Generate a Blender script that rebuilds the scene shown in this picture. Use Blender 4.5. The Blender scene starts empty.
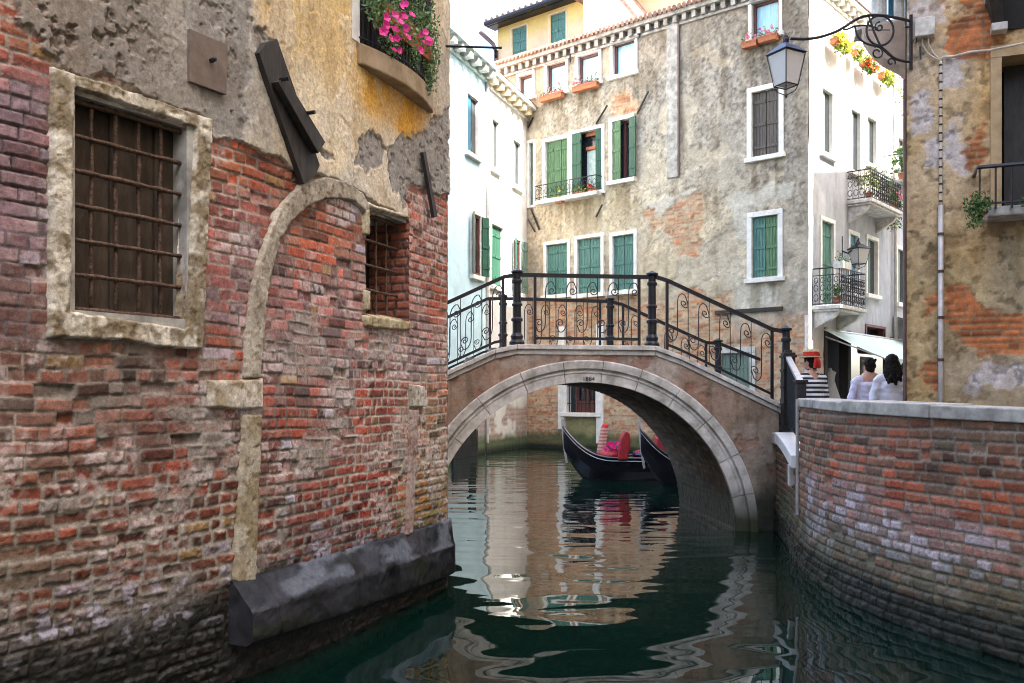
import bpy, math, random
import numpy as np
from mathutils import Vector, Matrix
random.seed(7)
scene = bpy.context.scene
COL = scene.collection
PI = math.pi
F, CX, HY = 920.0, 512.0, 397.0        # focal length and principal point the photograph was measured with
WATER, CAMPO = -1.62, -1.10            # heights relative to the eye (z = 0)

# ------------------------------------------------------------------ noise
def h2(ix, iy, seed=0):
    a = (ix.astype(np.int64) * 374761393 + iy.astype(np.int64) * 668265263 + seed * 1442695041) & 0xFFFFFFFF
    a = ((a ^ (a >> 13)) * 1274126177) & 0xFFFFFFFF
    a = ((a ^ (a >> 16)) * 2246822519) & 0xFFFFFFFF
    a = a ^ (a >> 15)
    return (a & 0xFFFFFF) / float(0x1000000)
def vnoise(x, y, seed=0):
    ix = np.floor(x); iy = np.floor(y); fx = x - ix; fy = y - iy
    fx = fx * fx * fx * (fx * (fx * 6 - 15) + 10); fy = fy * fy * fy * (fy * (fy * 6 - 15) + 10)
    a = h2(ix, iy, seed); b = h2(ix + 1, iy, seed); c = h2(ix, iy + 1, seed); d = h2(ix + 1, iy + 1, seed)
    return (a * (1 - fx) + b * fx) * (1 - fy) + (c * (1 - fx) + d * fx) * fy
def fbm(x, y, octv=4, seed=0):
    t = 0; amp = 1; n = 0
    for k in range(octv):
        t = t + amp * vnoise(x * 2 ** k + 17.3 * k, y * 2 ** k - 9.1 * k, seed + k); n += amp; amp *= .55
    return t / n
def sstep(a, b, x):
    t = np.clip((x - a) / (b - a), 0, 1); return t * t * (3 - 2 * t)
def mix(a, b, t):
    if np.ndim(t) and (np.ndim(a) == 3 or np.ndim(b) == 3 or np.ndim(a) == 1 and len(a) == 3): t = t[..., None]
    return a * (1 - t) + b * t
def A3(*c): return np.array(c, float)
def poly_sd(S, Z, poly):                # signed distance, negative inside
    P = np.array(poly, float); n = len(P)
    d = np.full(S.shape, 1e9); ins = np.zeros(S.shape, bool)
    for i in range(n):
        ax, ay = P[i]; bx, by = P[(i + 1) % n]
        ex, ey = bx - ax, by - ay; L = ex * ex + ey * ey + 1e-12
        t = np.clip(((S - ax) * ex + (Z - ay) * ey) / L, 0, 1)
        d = np.minimum(d, np.hypot(S - ax - t * ex, Z - ay - t * ey))
        c = ((ay > Z) != (by > Z)) & (S < (bx - ax) * (Z - ay) / ((by - ay) if by != ay else 1e-9) + ax)
        ins ^= c
    return np.where(ins, -d, d)
def tones(S, Z, anchors, warp=.25, power=3.0, seed=5):      # low-frequency tone field: [(s, z, (r,g,b))]
    S2 = S + warp * (fbm(S * 1.7, Z * 1.7, 3, seed) - .5); Z2 = Z + warp * (fbm(S * 1.7 + 40, Z * 1.7, 3, seed + 9) - .5)
    w = 0; c = 0
    for (s, z, rgb) in anchors:
        k = 1.0 / (((S2 - s) ** 2 + (Z2 - z) ** 2) + .004) ** (power / 2)
        w = w + k; c = c + k[..., None] * np.array(rgb)
    return c / w[..., None]
def bricks(S, Z, bw=.22, bh=.066, seed=1, wob=.012):
    Zw = Z + wob * (fbm(S * 1.3, Z * .8, 3, seed + 70) - .5) * 2
    row = np.floor(Zw / bh); fz = Zw / bh - row
    off = h2(row, row * 0, seed + 3)
    x = S / bw + off + row * .5
    i = np.floor(x)
    j0 = (h2(i, row, seed + 4) - .5) * .30; j1 = (h2(i + 1, row, seed + 4) - .5) * .30
    lo = x < i + j0; hi = x >= i + 1 + j1
    i = np.where(lo, i - 1, np.where(hi, i + 1, i))
    j0 = (h2(i, row, seed + 4) - .5) * .30; j1 = (h2(i + 1, row, seed + 4) - .5) * .30
    a = i + j0; b = i + 1 + j1
    half = h2(i, row, seed + 5) < .38
    m = (a + b) / 2
    right = half & (x > m)
    a2 = np.where(right, m, a); b2 = np.where(half & ~right, m, b)
    idx = i * 2 + right
    dx = np.minimum(x - a2, b2 - x) * bw
    dz = np.minimum(fz, 1 - fz) * bh
    e = .35 * np.minimum(dx, .02)
    d = np.minimum(dx, dz)
    lx = (x - a2) / (b2 - a2 + 1e-6) - .5
    return idx, row, d, lx, fz - .5

# ------------------------------------------------------------------ paths: a wall's plan line, left to right as seen from the canal
class Path:
    def __init__(self, pts, smooth=0.0, step=.02):
        P = np.array(pts, float)
        seg = np.hypot(*np.diff(P, axis=0).T); cs = np.r_[0, np.cumsum(seg)]
        n = max(2, int(cs[-1] / step)); s = np.linspace(0, cs[-1], n)
        Q = np.c_[np.interp(s, cs, P[:, 0]), np.interp(s, cs, P[:, 1])]
        if smooth > 0:
            k = max(1, int(smooth / (cs[-1] / n)))
            for _ in range(3):
                pad = np.r_[[Q[0] - (Q[1] - Q[0]) * (k - i) for i in range(k)], Q, [Q[-1] + (Q[-1] - Q[-2]) * (i + 1) for i in range(k)]]
                ker = np.ones(2 * k + 1) / (2 * k + 1)
                Q = np.c_[np.convolve(pad[:, 0], ker, 'valid'), np.convolve(pad[:, 1], ker, 'valid')]
        self.P = Q
        seg = np.hypot(*np.diff(Q, axis=0).T); self.s = np.r_[0, np.cumsum(seg)]; self.L = self.s[-1]
        T = np.gradient(Q, axis=0); T /= np.hypot(T[:, 0], T[:, 1])[:, None]
        self.T = T; self.N = np.c_[T[:, 1], -T[:, 0]]
    def xy(self, s):
        s = np.asarray(s, float)
        x = np.interp(s, self.s, self.P[:, 0]); y = np.interp(s, self.s, self.P[:, 1])
        lo = np.minimum(s, 0); hi = np.maximum(s - self.L, 0)
        return x + lo * self.T[0, 0] + hi * self.T[-1, 0], y + lo * self.T[0, 1] + hi * self.T[-1, 1]
    def nrm(self, s):
        nx = np.interp(s, self.s, self.N[:, 0]); ny = np.interp(s, self.s, self.N[:, 1]); l = np.hypot(nx, ny)
        return nx / l, ny / l
    def pos(self, s, z, d=0.0):
        x, y = self.xy(s); nx, ny = self.nrm(s)
        return (float(x + nx * d), float(y + ny * d), float(z))
    def at(self, px, py=397.0):
        r = (px - CX) / F
        ok = self.P[:, 1] > .3
        ra = self.P[ok, 0] / self.P[ok, 1]; ss = self.s[ok]
        o = np.argsort(ra); s = float(np.interp(r, ra[o], ss[o]))
        y = float(self.xy(s)[1])
        return s, (HY - py) / F * y
    def poly(self, pts): return [self.at(*p) for p in pts]
    def anch(self, lst): return [(*self.at(px, py), c) for (px, py, c) in lst]
def W(px, py, Y): return ((px - CX) / F * Y, Y, (HY - py) / F * Y)

# ------------------------------------------------------------------ objects
ORG = {}
def link(o, parent=None, origin=None):
    COL.objects.link(o)
    if parent is not None:
        o.parent = parent; ORG[o.name] = ORG[parent.name]
    else:
        ORG[o.name] = origin or (0, 0, 0); o.location = ORG[o.name]
    return o
def tag(o, label=None, cat=None, group=None, kind=None):
    if label: o['label'] = label
    if cat: o['category'] = cat
    if group: o['group'] = group
    if kind: o['kind'] = kind
    return o
def thing(name, label, cat, loc=(0, 0, 0), group=None):
    o = bpy.data.objects.new(name, None); o.empty_display_size = .2
    link(o, None, tuple(float(v) for v in loc)); return tag(o, label, cat, group)
def grid_mesh(name, pos, rgb, rough, keep, mat, parent, smooth=True, origin=None, kind=None):
    ny, nx = pos.shape[:2]
    idx = np.arange(ny * nx).reshape(ny, nx)
    q = np.stack([idx[:-1, :-1], idx[:-1, 1:], idx[1:, 1:], idx[1:, :-1]], -1)
    q = q[keep] if keep is not None else q.reshape(-1, 4)
    used = np.zeros(ny * nx, bool); used[q.ravel()] = True
    remap = np.cumsum(used) - 1
    q = remap[q]
    V = pos.reshape(-1, 3)[used]
    og = np.array(ORG[parent.name] if parent else (origin or (0, 0, 0)))
    me = bpy.data.meshes.new(name)
    me.vertices.add(len(V)); me.vertices.foreach_set('co', (V - og).astype(np.float32).ravel())
    me.loops.add(len(q) * 4); me.loops.foreach_set('vertex_index', q.astype(np.int32).ravel())
    me.polygons.add(len(q)); me.polygons.foreach_set('loop_start', np.arange(0, len(q) * 4, 4, dtype=np.int32))
    try: me.polygons.foreach_set('loop_total', np.full(len(q), 4, np.int32))
    except Exception: pass
    me.update(calc_edges=True)
    if smooth: me.polygons.foreach_set('use_smooth', np.ones(len(q), bool))
    if rgb is not None:
        ca = me.color_attributes.new('Col', 'FLOAT_COLOR', 'POINT')
        r = np.broadcast_to(rough, (ny, nx)).reshape(-1, 1)[used]
        c = np.broadcast_to(rgb, (ny, nx, 3)).reshape(-1, 3)[used]
        ca.data.foreach_set('color', np.c_[np.clip(c, .003, .95), np.clip(r, .05, 1)].astype(np.float32).ravel())
    me.materials.append(mat)
    o = bpy.data.objects.new(name, me); link(o, parent, origin)
    if kind: o['kind'] = kind
    return o
def facade(name, P, s0, s1, z0, z1, res, fn, mat, parent, holes=(), mask=None, rz=None):
    nx = max(2, int((s1 - s0) / res) + 1); nz = max(2, int((z1 - z0) / (rz or res)) + 1)
    S, Z = np.meshgrid(np.linspace(s0, s1, nx), np.linspace(z0, z1, nz))
    h, rgb, ro = fn(S, Z)
    x, y = P.xy(S.ravel()); nX, nY = P.nrm(S.ravel())
    pos = np.stack([x.reshape(S.shape) + nX.reshape(S.shape) * h, y.reshape(S.shape) + nY.reshape(S.shape) * h, Z], -1)
    Sc = (S[:-1, :-1] + S[1:, 1:]) / 2; Zc = (Z[:-1, :-1] + Z[1:, 1:]) / 2
    keep = np.ones(Sc.shape, bool)
    for hl in holes:
        if len(hl) == 4 and not isinstance(hl[0], tuple):
            keep &= ~((Sc > hl[0]) & (Sc < hl[1]) & (Zc > hl[2]) & (Zc < hl[3]))
        else: keep &= poly_sd(Sc, Zc, hl) > 0
    if mask is not None: keep &= mask(Sc, Zc)
    return grid_mesh(name, pos, rgb, ro, keep, mat, parent)
def stone_patch(name, P, poly, thick, mat, parent, rgbfn, hole=None, res=.009, edge=.02, seed=0, rough=.012):
    A = np.array(poly); s0, z0 = A.min(0) - .03; s1, z1 = A.max(0) + .03
    def fn(S, Z):
        n = .45 * fbm(S * 18, Z * 18, 4, seed + 31) + .55 * fbm(S * 55, Z * 55, 3, seed + 32)
        sd = poly_sd(S, Z, poly)
        if hole is not None: sd = np.maximum(sd, -poly_sd(S, Z, hole))
        sd = sd + .012 * (fbm(S * 25, Z * 25, 3, seed + 3) - .5)
        prof = sstep(0, -edge, sd)
        h = -.05 + (thick + .05) * prof + rough * .9 * (n - .5) * prof
        rgb = rgbfn(S, Z) * (.70 + .60 * fbm(S * 52, Z * 52, 4, seed + 8))[..., None]; chip = sstep(.60, .68, fbm(S * 24, Z * 24, 4, seed + 5)); rgb = mix(rgb, rgb * A3(.55, .48, .38), .7 * chip); h = h - .0035 * chip * prof
        return h, rgb, np.full(S.shape, .8)
    def mask(S, Z):
        sd = poly_sd(S, Z, poly)
        if hole is not None: sd = np.maximum(sd, -poly_sd(S, Z, hole))
        return sd < .008
    return facade(name, P, s0, s1, z0, z1, res, fn, mat, parent, mask=mask)

class MB:
    def __init__(self): self.v = []; self.f = []; self.mi = []
    def add(self, vs, fs, m=0):
        b = len(self.v); self.v += [tuple(map(float, p)) for p in vs]; self.f += [tuple(b + i for i in f) for f in fs]; self.mi += [m] * len(fs); return self
    def hexa(self, p, m=0):            # bottom 0-3, top 4-7
        return self.add(p, [(3, 2, 1, 0), (4, 5, 6, 7), (0, 1, 5, 4), (1, 2, 6, 5), (2, 3, 7, 6), (3, 0, 4, 7)], m)
    def box(self, a, b, m=0):
        (x0, y0, z0), (x1, y1, z1) = a, b
        return self.hexa([(x0, y0, z0), (x1, y0, z0), (x1, y1, z0), (x0, y1, z0), (x0, y0, z1), (x1, y0, z1), (x1, y1, z1), (x0, y1, z1)], m)
    def fbox(self, P, s0, s1, z0, z1, d0, d1, n=1, m=0, z0b=None, z1b=None):
        # a block along a path: d0 inner, d1 outer; z0b/z1b heights at the far end when sloped
        z0b = z0 if z0b is None else z0b; z1b = z1 if z1b is None else z1b
        ss = np.linspace(s0, s1, n + 1); V = []; Fc = []
        for k, s in enumerate(ss):
            t = k / n; a = z0 + (z0b - z0) * t; b = z1 + (z1b - z1) * t
            V += [P.pos(s, a, d1), P.pos(s, b, d1), P.pos(s, b, d0), P.pos(s, a, d0)]
        for k in range(n):
            o = 4 * k
            for i in range(4): Fc.append((o + i, o + 4 + i, o + 4 + (i + 1) % 4, o + (i + 1) % 4))
        Fc += [(0, 1, 2, 3), tuple(4 * n + i for i in (3, 2, 1, 0))]
        return self.add(V, Fc, m)
    def prism(self, poly, off, m=0):
        n = len(poly); off = Vector(off)
        V = [Vector(p) for p in poly]; V += [p + off for p in V]
        return self.add(V, [tuple(range(n))[::-1], tuple(range(n, 2 * n))] + [(i, (i + 1) % n, n + (i + 1) % n, n + i) for i in range(n)], m)
    def tube(self, pts, r, n=6, m=0, closed=False):
        pts = [Vector(p) for p in pts]; k = len(pts)
        rs = r if isinstance(r, (list, tuple)) else [r] * k
        V = []; up = Vector((0.3, .2, 1)).normalized(); last = None
        for i, p in enumerate(pts):
            a = pts[(i - 1) % k] if (closed or i > 0) else p; b = pts[(i + 1) % k] if (closed or i < k - 1) else p
            t = (b - a).normalized() if (b - a).length > 1e-9 else Vector((0, 0, 1))
            if last is None:
                u = t.cross(up); u = t.cross(Vector((1, 0, 0))) if u.length < 1e-3 else u
            else: u = last - t * last.dot(t); u = t.cross(up) if u.length < 1e-6 else u
            u.normalize(); last = u; w = t.cross(u)
            V += [p + (u * math.cos(2 * PI * j / n) + w * math.sin(2 * PI * j / n)) * rs[i] for j in range(n)]
        Fc = []
        for i in range(k if closed else k - 1):
            a = i * n; b = ((i + 1) % k) * n
            for j in range(n): Fc.append((a + j, a + (j + 1) % n, b + (j + 1) % n, b + j))
        if not closed: Fc += [tuple(range(n))[::-1], tuple((k - 1) * n + j for j in range(n))]
        return self.add(V, Fc, m)
    def lathe(self, c, prof, n=12, m=0, sx=1, sy=1):
        V = []; Fc = []
        for (r, z) in prof:
            V += [(c[0] + r * sx * math.cos(2 * PI * j / n), c[1] + r * sy * math.sin(2 * PI * j / n), c[2] + z) for j in range(n)]
        for i in range(len(prof) - 1):
            for j in range(n): Fc.append((i * n + j, i * n + (j + 1) % n, (i + 1) * n + (j + 1) % n, (i + 1) * n + j))
        Fc += [tuple(range(n))[::-1], tuple((len(prof) - 1) * n + j for j in range(n))]
        return self.add(V, Fc, m)
    def ell(self, c, r, n=10, k=7, m=0):
        rx, ry, rz = r if isinstance(r, (tuple, list)) else (r, r, r)
        V = []; Fc = []
        for i in range(k + 1):
            a = -PI / 2 + PI * i / k
            V += [(c[0] + rx * math.cos(a) * math.cos(2 * PI * j / n), c[1] + ry * math.cos(a) * math.sin(2 * PI * j / n), c[2] + rz * math.sin(a)) for j in range(n)]
        for i in range(k):
            for j in range(n): Fc.append((i * n + j, i * n + (j + 1) % n, (i + 1) * n + (j + 1) % n, (i + 1) * n + j))
        return self.add(V, Fc, m)
    def build(self, name, mats, parent=None, smooth=False, bevel=0, origin=None, kind=None):
        mats = mats if isinstance(mats, (list, tuple)) else [mats]
        og = Vector(ORG[parent.name] if parent else (origin or (0, 0, 0)))
        me = bpy.data.meshes.new(name)
        me.from_pydata([tuple(Vector(p) - og) for p in self.v], [], self.f); me.validate()
        for m in mats: me.materials.append(m)
        if len(mats) > 1 and len(self.mi) == len(me.polygons): me.polygons.foreach_set('material_index', self.mi)
        if smooth: me.polygons.foreach_set('use_smooth', [True] * len(me.polygons))
        me.update()
        o = bpy.data.objects.new(name, me); link(o, parent, origin)
        if bevel:
            b = o.modifiers.new('bevel', 'BEVEL'); b.width = bevel; b.segments = 2; b.limit_method = 'ANGLE'
        if kind: o['kind'] = kind
        return o

# ------------------------------------------------------------------ materials
def newmat(name):
    m = bpy.data.materials.new(name); m.use_nodes = True; nt = m.node_tree
    return m, nt, nt.nodes['Principled BSDF']
def N(nt, t, **kw):
    n = nt.nodes.new(t)
    for k, v in kw.items():
        if k in n.inputs: n.inputs[k].default_value = v
        else: setattr(n, k, v)
    return n
def mat_vcol(name, scale=70, bump=.4, dist=.004, var=.5, spec=.3, macro=0.0):
    m, nt, b = newmat(name); L = nt.links.new
    a = N(nt, 'ShaderNodeAttribute', attribute_name='Col'); tc = N(nt, 'ShaderNodeTexCoord')
    n1 = N(nt, 'ShaderNodeTexNoise', Scale=scale, Detail=10.0, Roughness=.78); L(tc.outputs['Object'], n1.inputs['Vector'])
    mr = N(nt, 'ShaderNodeMapRange'); mr.inputs['From Min'].default_value = .3; mr.inputs['From Max'].default_value = .7
    mr.inputs['To Min'].default_value = 1 - var; mr.inputs['To Max'].default_value = 1 + var; L(n1.outputs['Fac'], mr.inputs['Value'])
    mul = N(nt, 'ShaderNodeVectorMath', operation='SCALE'); L(a.outputs['Color'], mul.inputs[0]); L(mr.outputs[0], mul.inputs['Scale'])
    L(mul.outputs[0], b.inputs['Base Color']); L(a.outputs['Alpha'], b.inputs['Roughness'])
    n2 = N(nt, 'ShaderNodeTexNoise', Scale=scale * 1.7, Detail=9.0, Roughness=.75); L(tc.outputs['Object'], n2.inputs['Vector'])
    bp = N(nt, 'ShaderNodeBump', Strength=bump, Distance=dist); L(n2.outputs['Fac'], bp.inputs['Height']); L(bp.outputs[0], b.inputs['Normal'])
    b.inputs['Specular IOR Level'].default_value = spec
    return m
def mat(name, col, rough=.6, metal=0, var=.25, scale=12, bump=.15, dist=.003, col2=None, spec=.4, stretch=None, trans=0):
    m, nt, b = newmat(name); L = nt.links.new
    tc = N(nt, 'ShaderNodeTexCoord'); src = tc.outputs['Object']
    if stretch:
        mp = N(nt, 'ShaderNodeMapping'); mp.inputs['Scale'].default_value = stretch; L(src, mp.inputs['Vector']); src = mp.outputs[0]
    n1 = N(nt, 'ShaderNodeTexNoise', Scale=scale, Detail=5.0, Roughness=.65); L(src, n1.inputs['Vector'])
    rp = N(nt, 'ShaderNodeValToRGB'); c = np.array(col[:3], float); d = np.array(col2[:3], float) if col2 else c * (1 + var)
    c0 = c * (1 - var) if not col2 else c
    rp.color_ramp.elements[0].position = .35; rp.color_ramp.elements[1].position = .68
    rp.color_ramp.elements[0].color = (*np.clip(c0, 0, .95), 1); rp.color_ramp.elements[1].color = (*np.clip(d, 0, .95), 1)
    L(n1.outputs['Fac'], rp.inputs[0]); L(rp.outputs[0], b.inputs['Base Color'])
    b.inputs['Roughness'].default_value = rough; b.inputs['Metallic'].default_value = metal; b.inputs['Specular IOR Level'].default_value = spec
    if bump:
        n2 = N(nt, 'ShaderNodeTexNoise', Scale=scale * 3, Detail=4.0); L(src, n2.inputs['Vector'])
        bp = N(nt, 'ShaderNodeBump', Strength=bump, Distance=dist); L(n2.outputs['Fac'], bp.inputs['Height']); L(bp.outputs[0], b.inputs['Normal'])
    if trans: b.inputs['Transmission Weight'].default_value = trans
    return m
def mat_leaf(name, c1, c2):
    m, nt, b = newmat(name); L = nt.links.new
    g = N(nt, 'ShaderNodeNewGeometry'); rp = N(nt, 'ShaderNodeValToRGB')
    rp.color_ramp.elements[0].color = (*c1, 1); rp.color_ramp.elements[1].color = (*c2, 1)
    L(g.outputs['Random Per Island'], rp.inputs[0]); L(rp.outputs[0], b.inputs['Base Color']); b.inputs['Roughness'].default_value = .55
    tr = N(nt, 'ShaderNodeBsdfTranslucent'); L(rp.outputs[0], tr.inputs['Color'])
    mx = N(nt, 'ShaderNodeMixShader'); mx.inputs[0].default_value = .3
    out = nt.nodes['Material Output']; L(b.outputs[0], mx.inputs[1]); L(tr.outputs[0], mx.inputs[2]); L(mx.outputs[0], out.inputs['Surface'])
    return m
M = dict(
    wall=mat_vcol('weathered_masonry', 38, .9, .006, .52), stone=mat_vcol('rough_stone', 30, .9, .008, .50),
    far=mat_vcol('far_plaster', 9, .7, .03, .34), farfine=mat_vcol('far_plaster_smooth', 3, .3, .015, .14),
    near=mat_vcol('plaster_near', 11, .8, .015, .42),
    istria=mat('istrian_stone', (.36, .345, .31), .7, col2=(.70, .68, .64), scale=7, bump=.45, dist=.006),
    white=mat('white_stone_trim', (.60, .59, .55), .7, col2=(.78, .77, .74), scale=5, bump=.2),
    iron=mat('black_iron', (.012, .012, .016), .42, .3, scale=40, bump=.2, dist=.001, col2=(.03, .03, .036)),
    rust=mat('rusty_iron', (.035, .018, .012), .75, .2, scale=60, bump=.8, dist=.004, col2=(.15, .090, .060)),
    oldwood=mat('dark_weathered_wood', (.022, .018, .015), .7, scale=18, bump=.6, dist=.004, col2=(.05, .042, .036), stretch=(1, 1, .25)),
    plate=mat('brown_plate', (.12, .085, .065), .6, scale=14, bump=.3, col2=(.17, .13, .105)),
    cloth=mat('brown_board', (.040, .028, .019), .85, scale=5, bump=.4, dist=.02, col2=(.085, .062, .042), stretch=(2, 2, .8)),
    dark=mat('dark_interior', (.012, .011, .010), .9, bump=0),
    glass=mat('window_glass', (.02, .025, .03), .08, var=.2, bump=.05, spec=.7),
    curtain=mat('blue_curtain_pane', (.25, .50, .62), .35, col2=(.45, .68, .78), scale=9, stretch=(6, 6, .3), bump=.1),
    brownframe=mat('brown_wood_frame', (.12, .045, .04), .55, bump=.2),
    green=mat('green_shutter', (.035, .10, .045), .65, col2=(.13, .23, .12), scale=11, stretch=(5, 5, .35), bump=.4),
    dkgreen=mat('dark_green_shutter', (.012, .06, .04), .55, col2=(.025, .10, .06), scale=7, stretch=(4, 4, .3)),
    teal=mat('teal_shutter', (.03, .11, .095), .65, col2=(.12, .25, .21), scale=11, stretch=(5, 5, .35), bump=.4),
    blue=mat('blue_shutter', (.02, .10, .17), .5, col2=(.04, .18, .26), scale=7, stretch=(4, 4, .3)),
    greyshutter=mat('brown_grey_shutter', (.055, .045, .038), .65, col2=(.11, .095, .08), scale=8, stretch=(5, 5, .25)),
    sage=mat('sage_shutter', (.10, .15, .12), .6, col2=(.16, .22, .17), scale=8, stretch=(4, 4, .3)),
    pale=mat('pale_shutter', (.45, .55, .50), .6, scale=8),
    tile=mat('roof_tile', (.22, .12, .085), .8, col2=(.42, .30, .24), scale=7, bump=.5, dist=.02),
    terracotta=mat('terracotta', (.36, .13, .06), .8, bump=.2),
    pipe=mat('grey_downpipe', (.36, .34, .32), .45, .2, scale=9, bump=.15, col2=(.52, .49, .47)),
    darkpipe=mat('brown_pipe', (.10, .06, .055), .5, bump=.1),
    cable=mat('pale_cable', (.52, .47, .40), .6, bump=.1), boxm=mat('junction_plastic', (.52, .50, .44), .5, bump=.1),
    ledge=mat('wet_dark_ledge', (.010, .010, .011), .36, col2=(.055, .054, .062), scale=4.5, bump=.5, dist=.01, spec=.6),
    leaf=mat_leaf('leaf_green', (.025, .075, .015), (.10, .20, .05)), leaf2=mat_leaf('leaf_bright', (.10, .18, .02), (.30, .36, .04)),
    leaf3=mat_leaf('leaf_grey_green', (.045, .11, .03), (.24, .36, .15)),
    magenta=mat_leaf('petal_magenta', (.62, .015, .20), (.80, .06, .36)), orange=mat_leaf('petal_orange', (.75, .09, .015), (.85, .25, .03)),
    yellow=mat_leaf('petal_yellow', (.75, .42, .01), (.85, .62, .06)), pinkp=mat_leaf('petal_pink', (.6, .12, .2), (.75, .3, .4)), red=mat_leaf('petal_red', (.55, .03, .02), (.7, .08, .05)),
    hull=mat('black_lacquer', (.006, .006, .008), .18, var=.1, bump=.05, spec=.6), trim=mat('silver_trim', (.55, .56, .58), .3, .7, bump=.05),
    navy=mat('navy_lamp_cap', (.012, .018, .06), .4, .2, bump=.1),
    redseat=mat('red_upholstery', (.26, .010, .014), .6, var=.3, scale=20), gold=mat('brass', (.5, .32, .08), .35, .8, bump=0),
    bluecloth=mat('blue_carpet', (.03, .05, .16), .8), shirt=mat('lavender_shirt', (.66, .61, .74), .8, var=.06, bump=.3, dist=.004, scale=18),
    shirt2=mat('white_shirt', (.74, .71, .78), .8, var=.05, bump=.3, dist=.004, scale=18),
    skin=mat('skin', (.50, .27, .18), .5, var=.08, bump=.05), hair=mat('dark_hair', (.014, .009, .007), .75, var=.5, scale=60, stretch=(3, 3, .3), bump=.9, dist=.01, spec=.2),
    trousers=mat('dark_trousers', (.03, .035, .05), .8), shoe=mat('dark_leather', (.02, .015, .012), .5),
    straw=mat('straw', (.62, .50, .30), .7, scale=50), redband=mat('red_ribbon', (.45, .02, .012), .6, var=.1),
    awning=mat('pale_canvas', (.55, .68, .66), .7, var=.06, bump=.1), frost=mat('frosted_glass', (.54, .54, .52), .35, var=.03, bump=0, spec=.5),
    cream=mat('cream_wall', (.62, .52, .36), .8, var=.08, scale=2), peach=mat('peach_wall', (.60, .42, .24), .8, var=.08, scale=2), paving=mat('trachyte_paving', (.16, .155, .15), .8, scale=3),
    mud=mat('canal_mud', (.02, .025, .018), .9), goods=mat('yellow_goods', (.40, .30, .04), .7, var=.6, scale=9), stonegrey=mat('grey_stone', (.20, .19, .17), .8, col2=(.50, .48, .44), scale=5, bump=.7, dist=.010),
    lace=mat('white_lace', (.62, .60, .58), .8, var=.2, scale=40),
)
def add_tide(m, z0, z1, col):            # algae and wet growth near the waterline (object z = 0 at the water)
    nt = m.node_tree; L = nt.links.new; b = nt.nodes['Principled BSDF']; src = b.inputs['Base Color'].links[0].from_socket
    tc = N(nt, 'ShaderNodeTexCoord'); sx = N(nt, 'ShaderNodeSeparateXYZ'); L(tc.outputs['Object'], sx.inputs[0])
    n = N(nt, 'ShaderNodeTexNoise', Scale=5.0, Detail=5.0); L(tc.outputs['Object'], n.inputs['Vector'])
    ad = N(nt, 'ShaderNodeMath', operation='MULTIPLY_ADD'); L(n.outputs['Fac'], ad.inputs[0]); ad.inputs[1].default_value = -.35; L(sx.outputs['Z'], ad.inputs[2])
    mr = N(nt, 'ShaderNodeMapRange'); mr.inputs['From Min'].default_value = z0 - .17; mr.inputs['From Max'].default_value = z1 - .17; mr.inputs['To Min'].default_value = 1; mr.inputs['To Max'].default_value = 0; L(ad.outputs[0], mr.inputs['Value'])
    mx = N(nt, 'ShaderNodeMix', data_type='RGBA'); L(mr.outputs[0], mx.inputs[0]); L(src, mx.inputs[6]); mx.inputs[7].default_value = (*col, 1); L(mx.outputs[2], b.inputs['Base Color']); return m
M['ringstone'] = add_tide(mat('arch_ring_stone', (.30, .285, .25), .7, col2=(.72, .70, .66), scale=5, bump=.6, dist=.008), .12, .62, (.035, .042, .02))
def mat_stripes(name, c1, c2, freq, axis='Z'):
    m, nt, b = newmat(name); L = nt.links.new
    tc = N(nt, 'ShaderNodeTexCoord'); sx = N(nt, 'ShaderNodeSeparateXYZ'); L(tc.outputs['Object'], sx.inputs[0])
    mu = N(nt, 'ShaderNodeMath', operation='MULTIPLY'); mu.inputs[1].default_value = freq; L(sx.outputs[axis], mu.inputs[0])
    fr = N(nt, 'ShaderNodeMath', operation='FRACT'); L(mu.outputs[0], fr.inputs[0])
    gt = N(nt, 'ShaderNodeMath', operation='GREATER_THAN'); gt.inputs[1].default_value = .5; L(fr.outputs[0], gt.inputs[0])
    mx = N(nt, 'ShaderNodeMix', data_type='RGBA'); L(gt.outputs[0], mx.inputs[0])
    mx.inputs[6].default_value = (*c1, 1); mx.inputs[7].default_value = (*c2, 1); L(mx.outputs[2], b.inputs['Base Color']); b.inputs['Roughness'].default_value = .8
    return m
M['stripeshirt'] = mat_stripes('striped_jersey', (.75, .75, .75), (.015, .015, .03), 17)
M['stripeawn'] = mat_stripes('striped_canvas', (.50, .44, .38), (.08, .03, .02), 6, 'Y')
M['stripepole'] = mat_stripes('red_white_pole', (.34, .20, .16), (.24, .07, .05), 14)

# ------------------------------------------------------------------ plants
def leaf_mb(mb, c, size, rnd, m=0):
    d = Vector((rnd.gauss(0, 1), rnd.gauss(0, 1), rnd.gauss(0, .8))); d.normalize()
    u = d.orthogonal().normalized(); u.rotate(Matrix.Rotation(rnd.uniform(0, 2 * PI), 3, d)); w = d.cross(u)
    a = size * rnd.uniform(.7, 1.3); b = a * .45; c = Vector(c)
    mb.add([c - u * a * .5, c - u * a * .05 + w * b * .5 + d * a * .06, c + u * a * .5, c - u * a * .05 - w * b * .5 + d * a * .06], [(0, 1, 2, 3)], m)
def flower_mb(mb, c, size, rnd, toward=(0, -1, .3)):
    d = Vector(toward) + Vector((rnd.gauss(0, .35), rnd.gauss(0, .35), rnd.gauss(0, .35))); d.normalize()
    u = d.orthogonal().normalized(); w = d.cross(u); c = Vector(c); n = 10
    ring = [c + (u * math.cos(2 * PI * k / n) + w * math.sin(2 * PI * k / n)) * size * (.5 if k % 2 == 0 else .40) + d * size * .12 for k in range(n)]
    mb.add([c - d * size * .1] + ring, [(0, 1 + k, 1 + (k + 1) % n) for k in range(n)])
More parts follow.
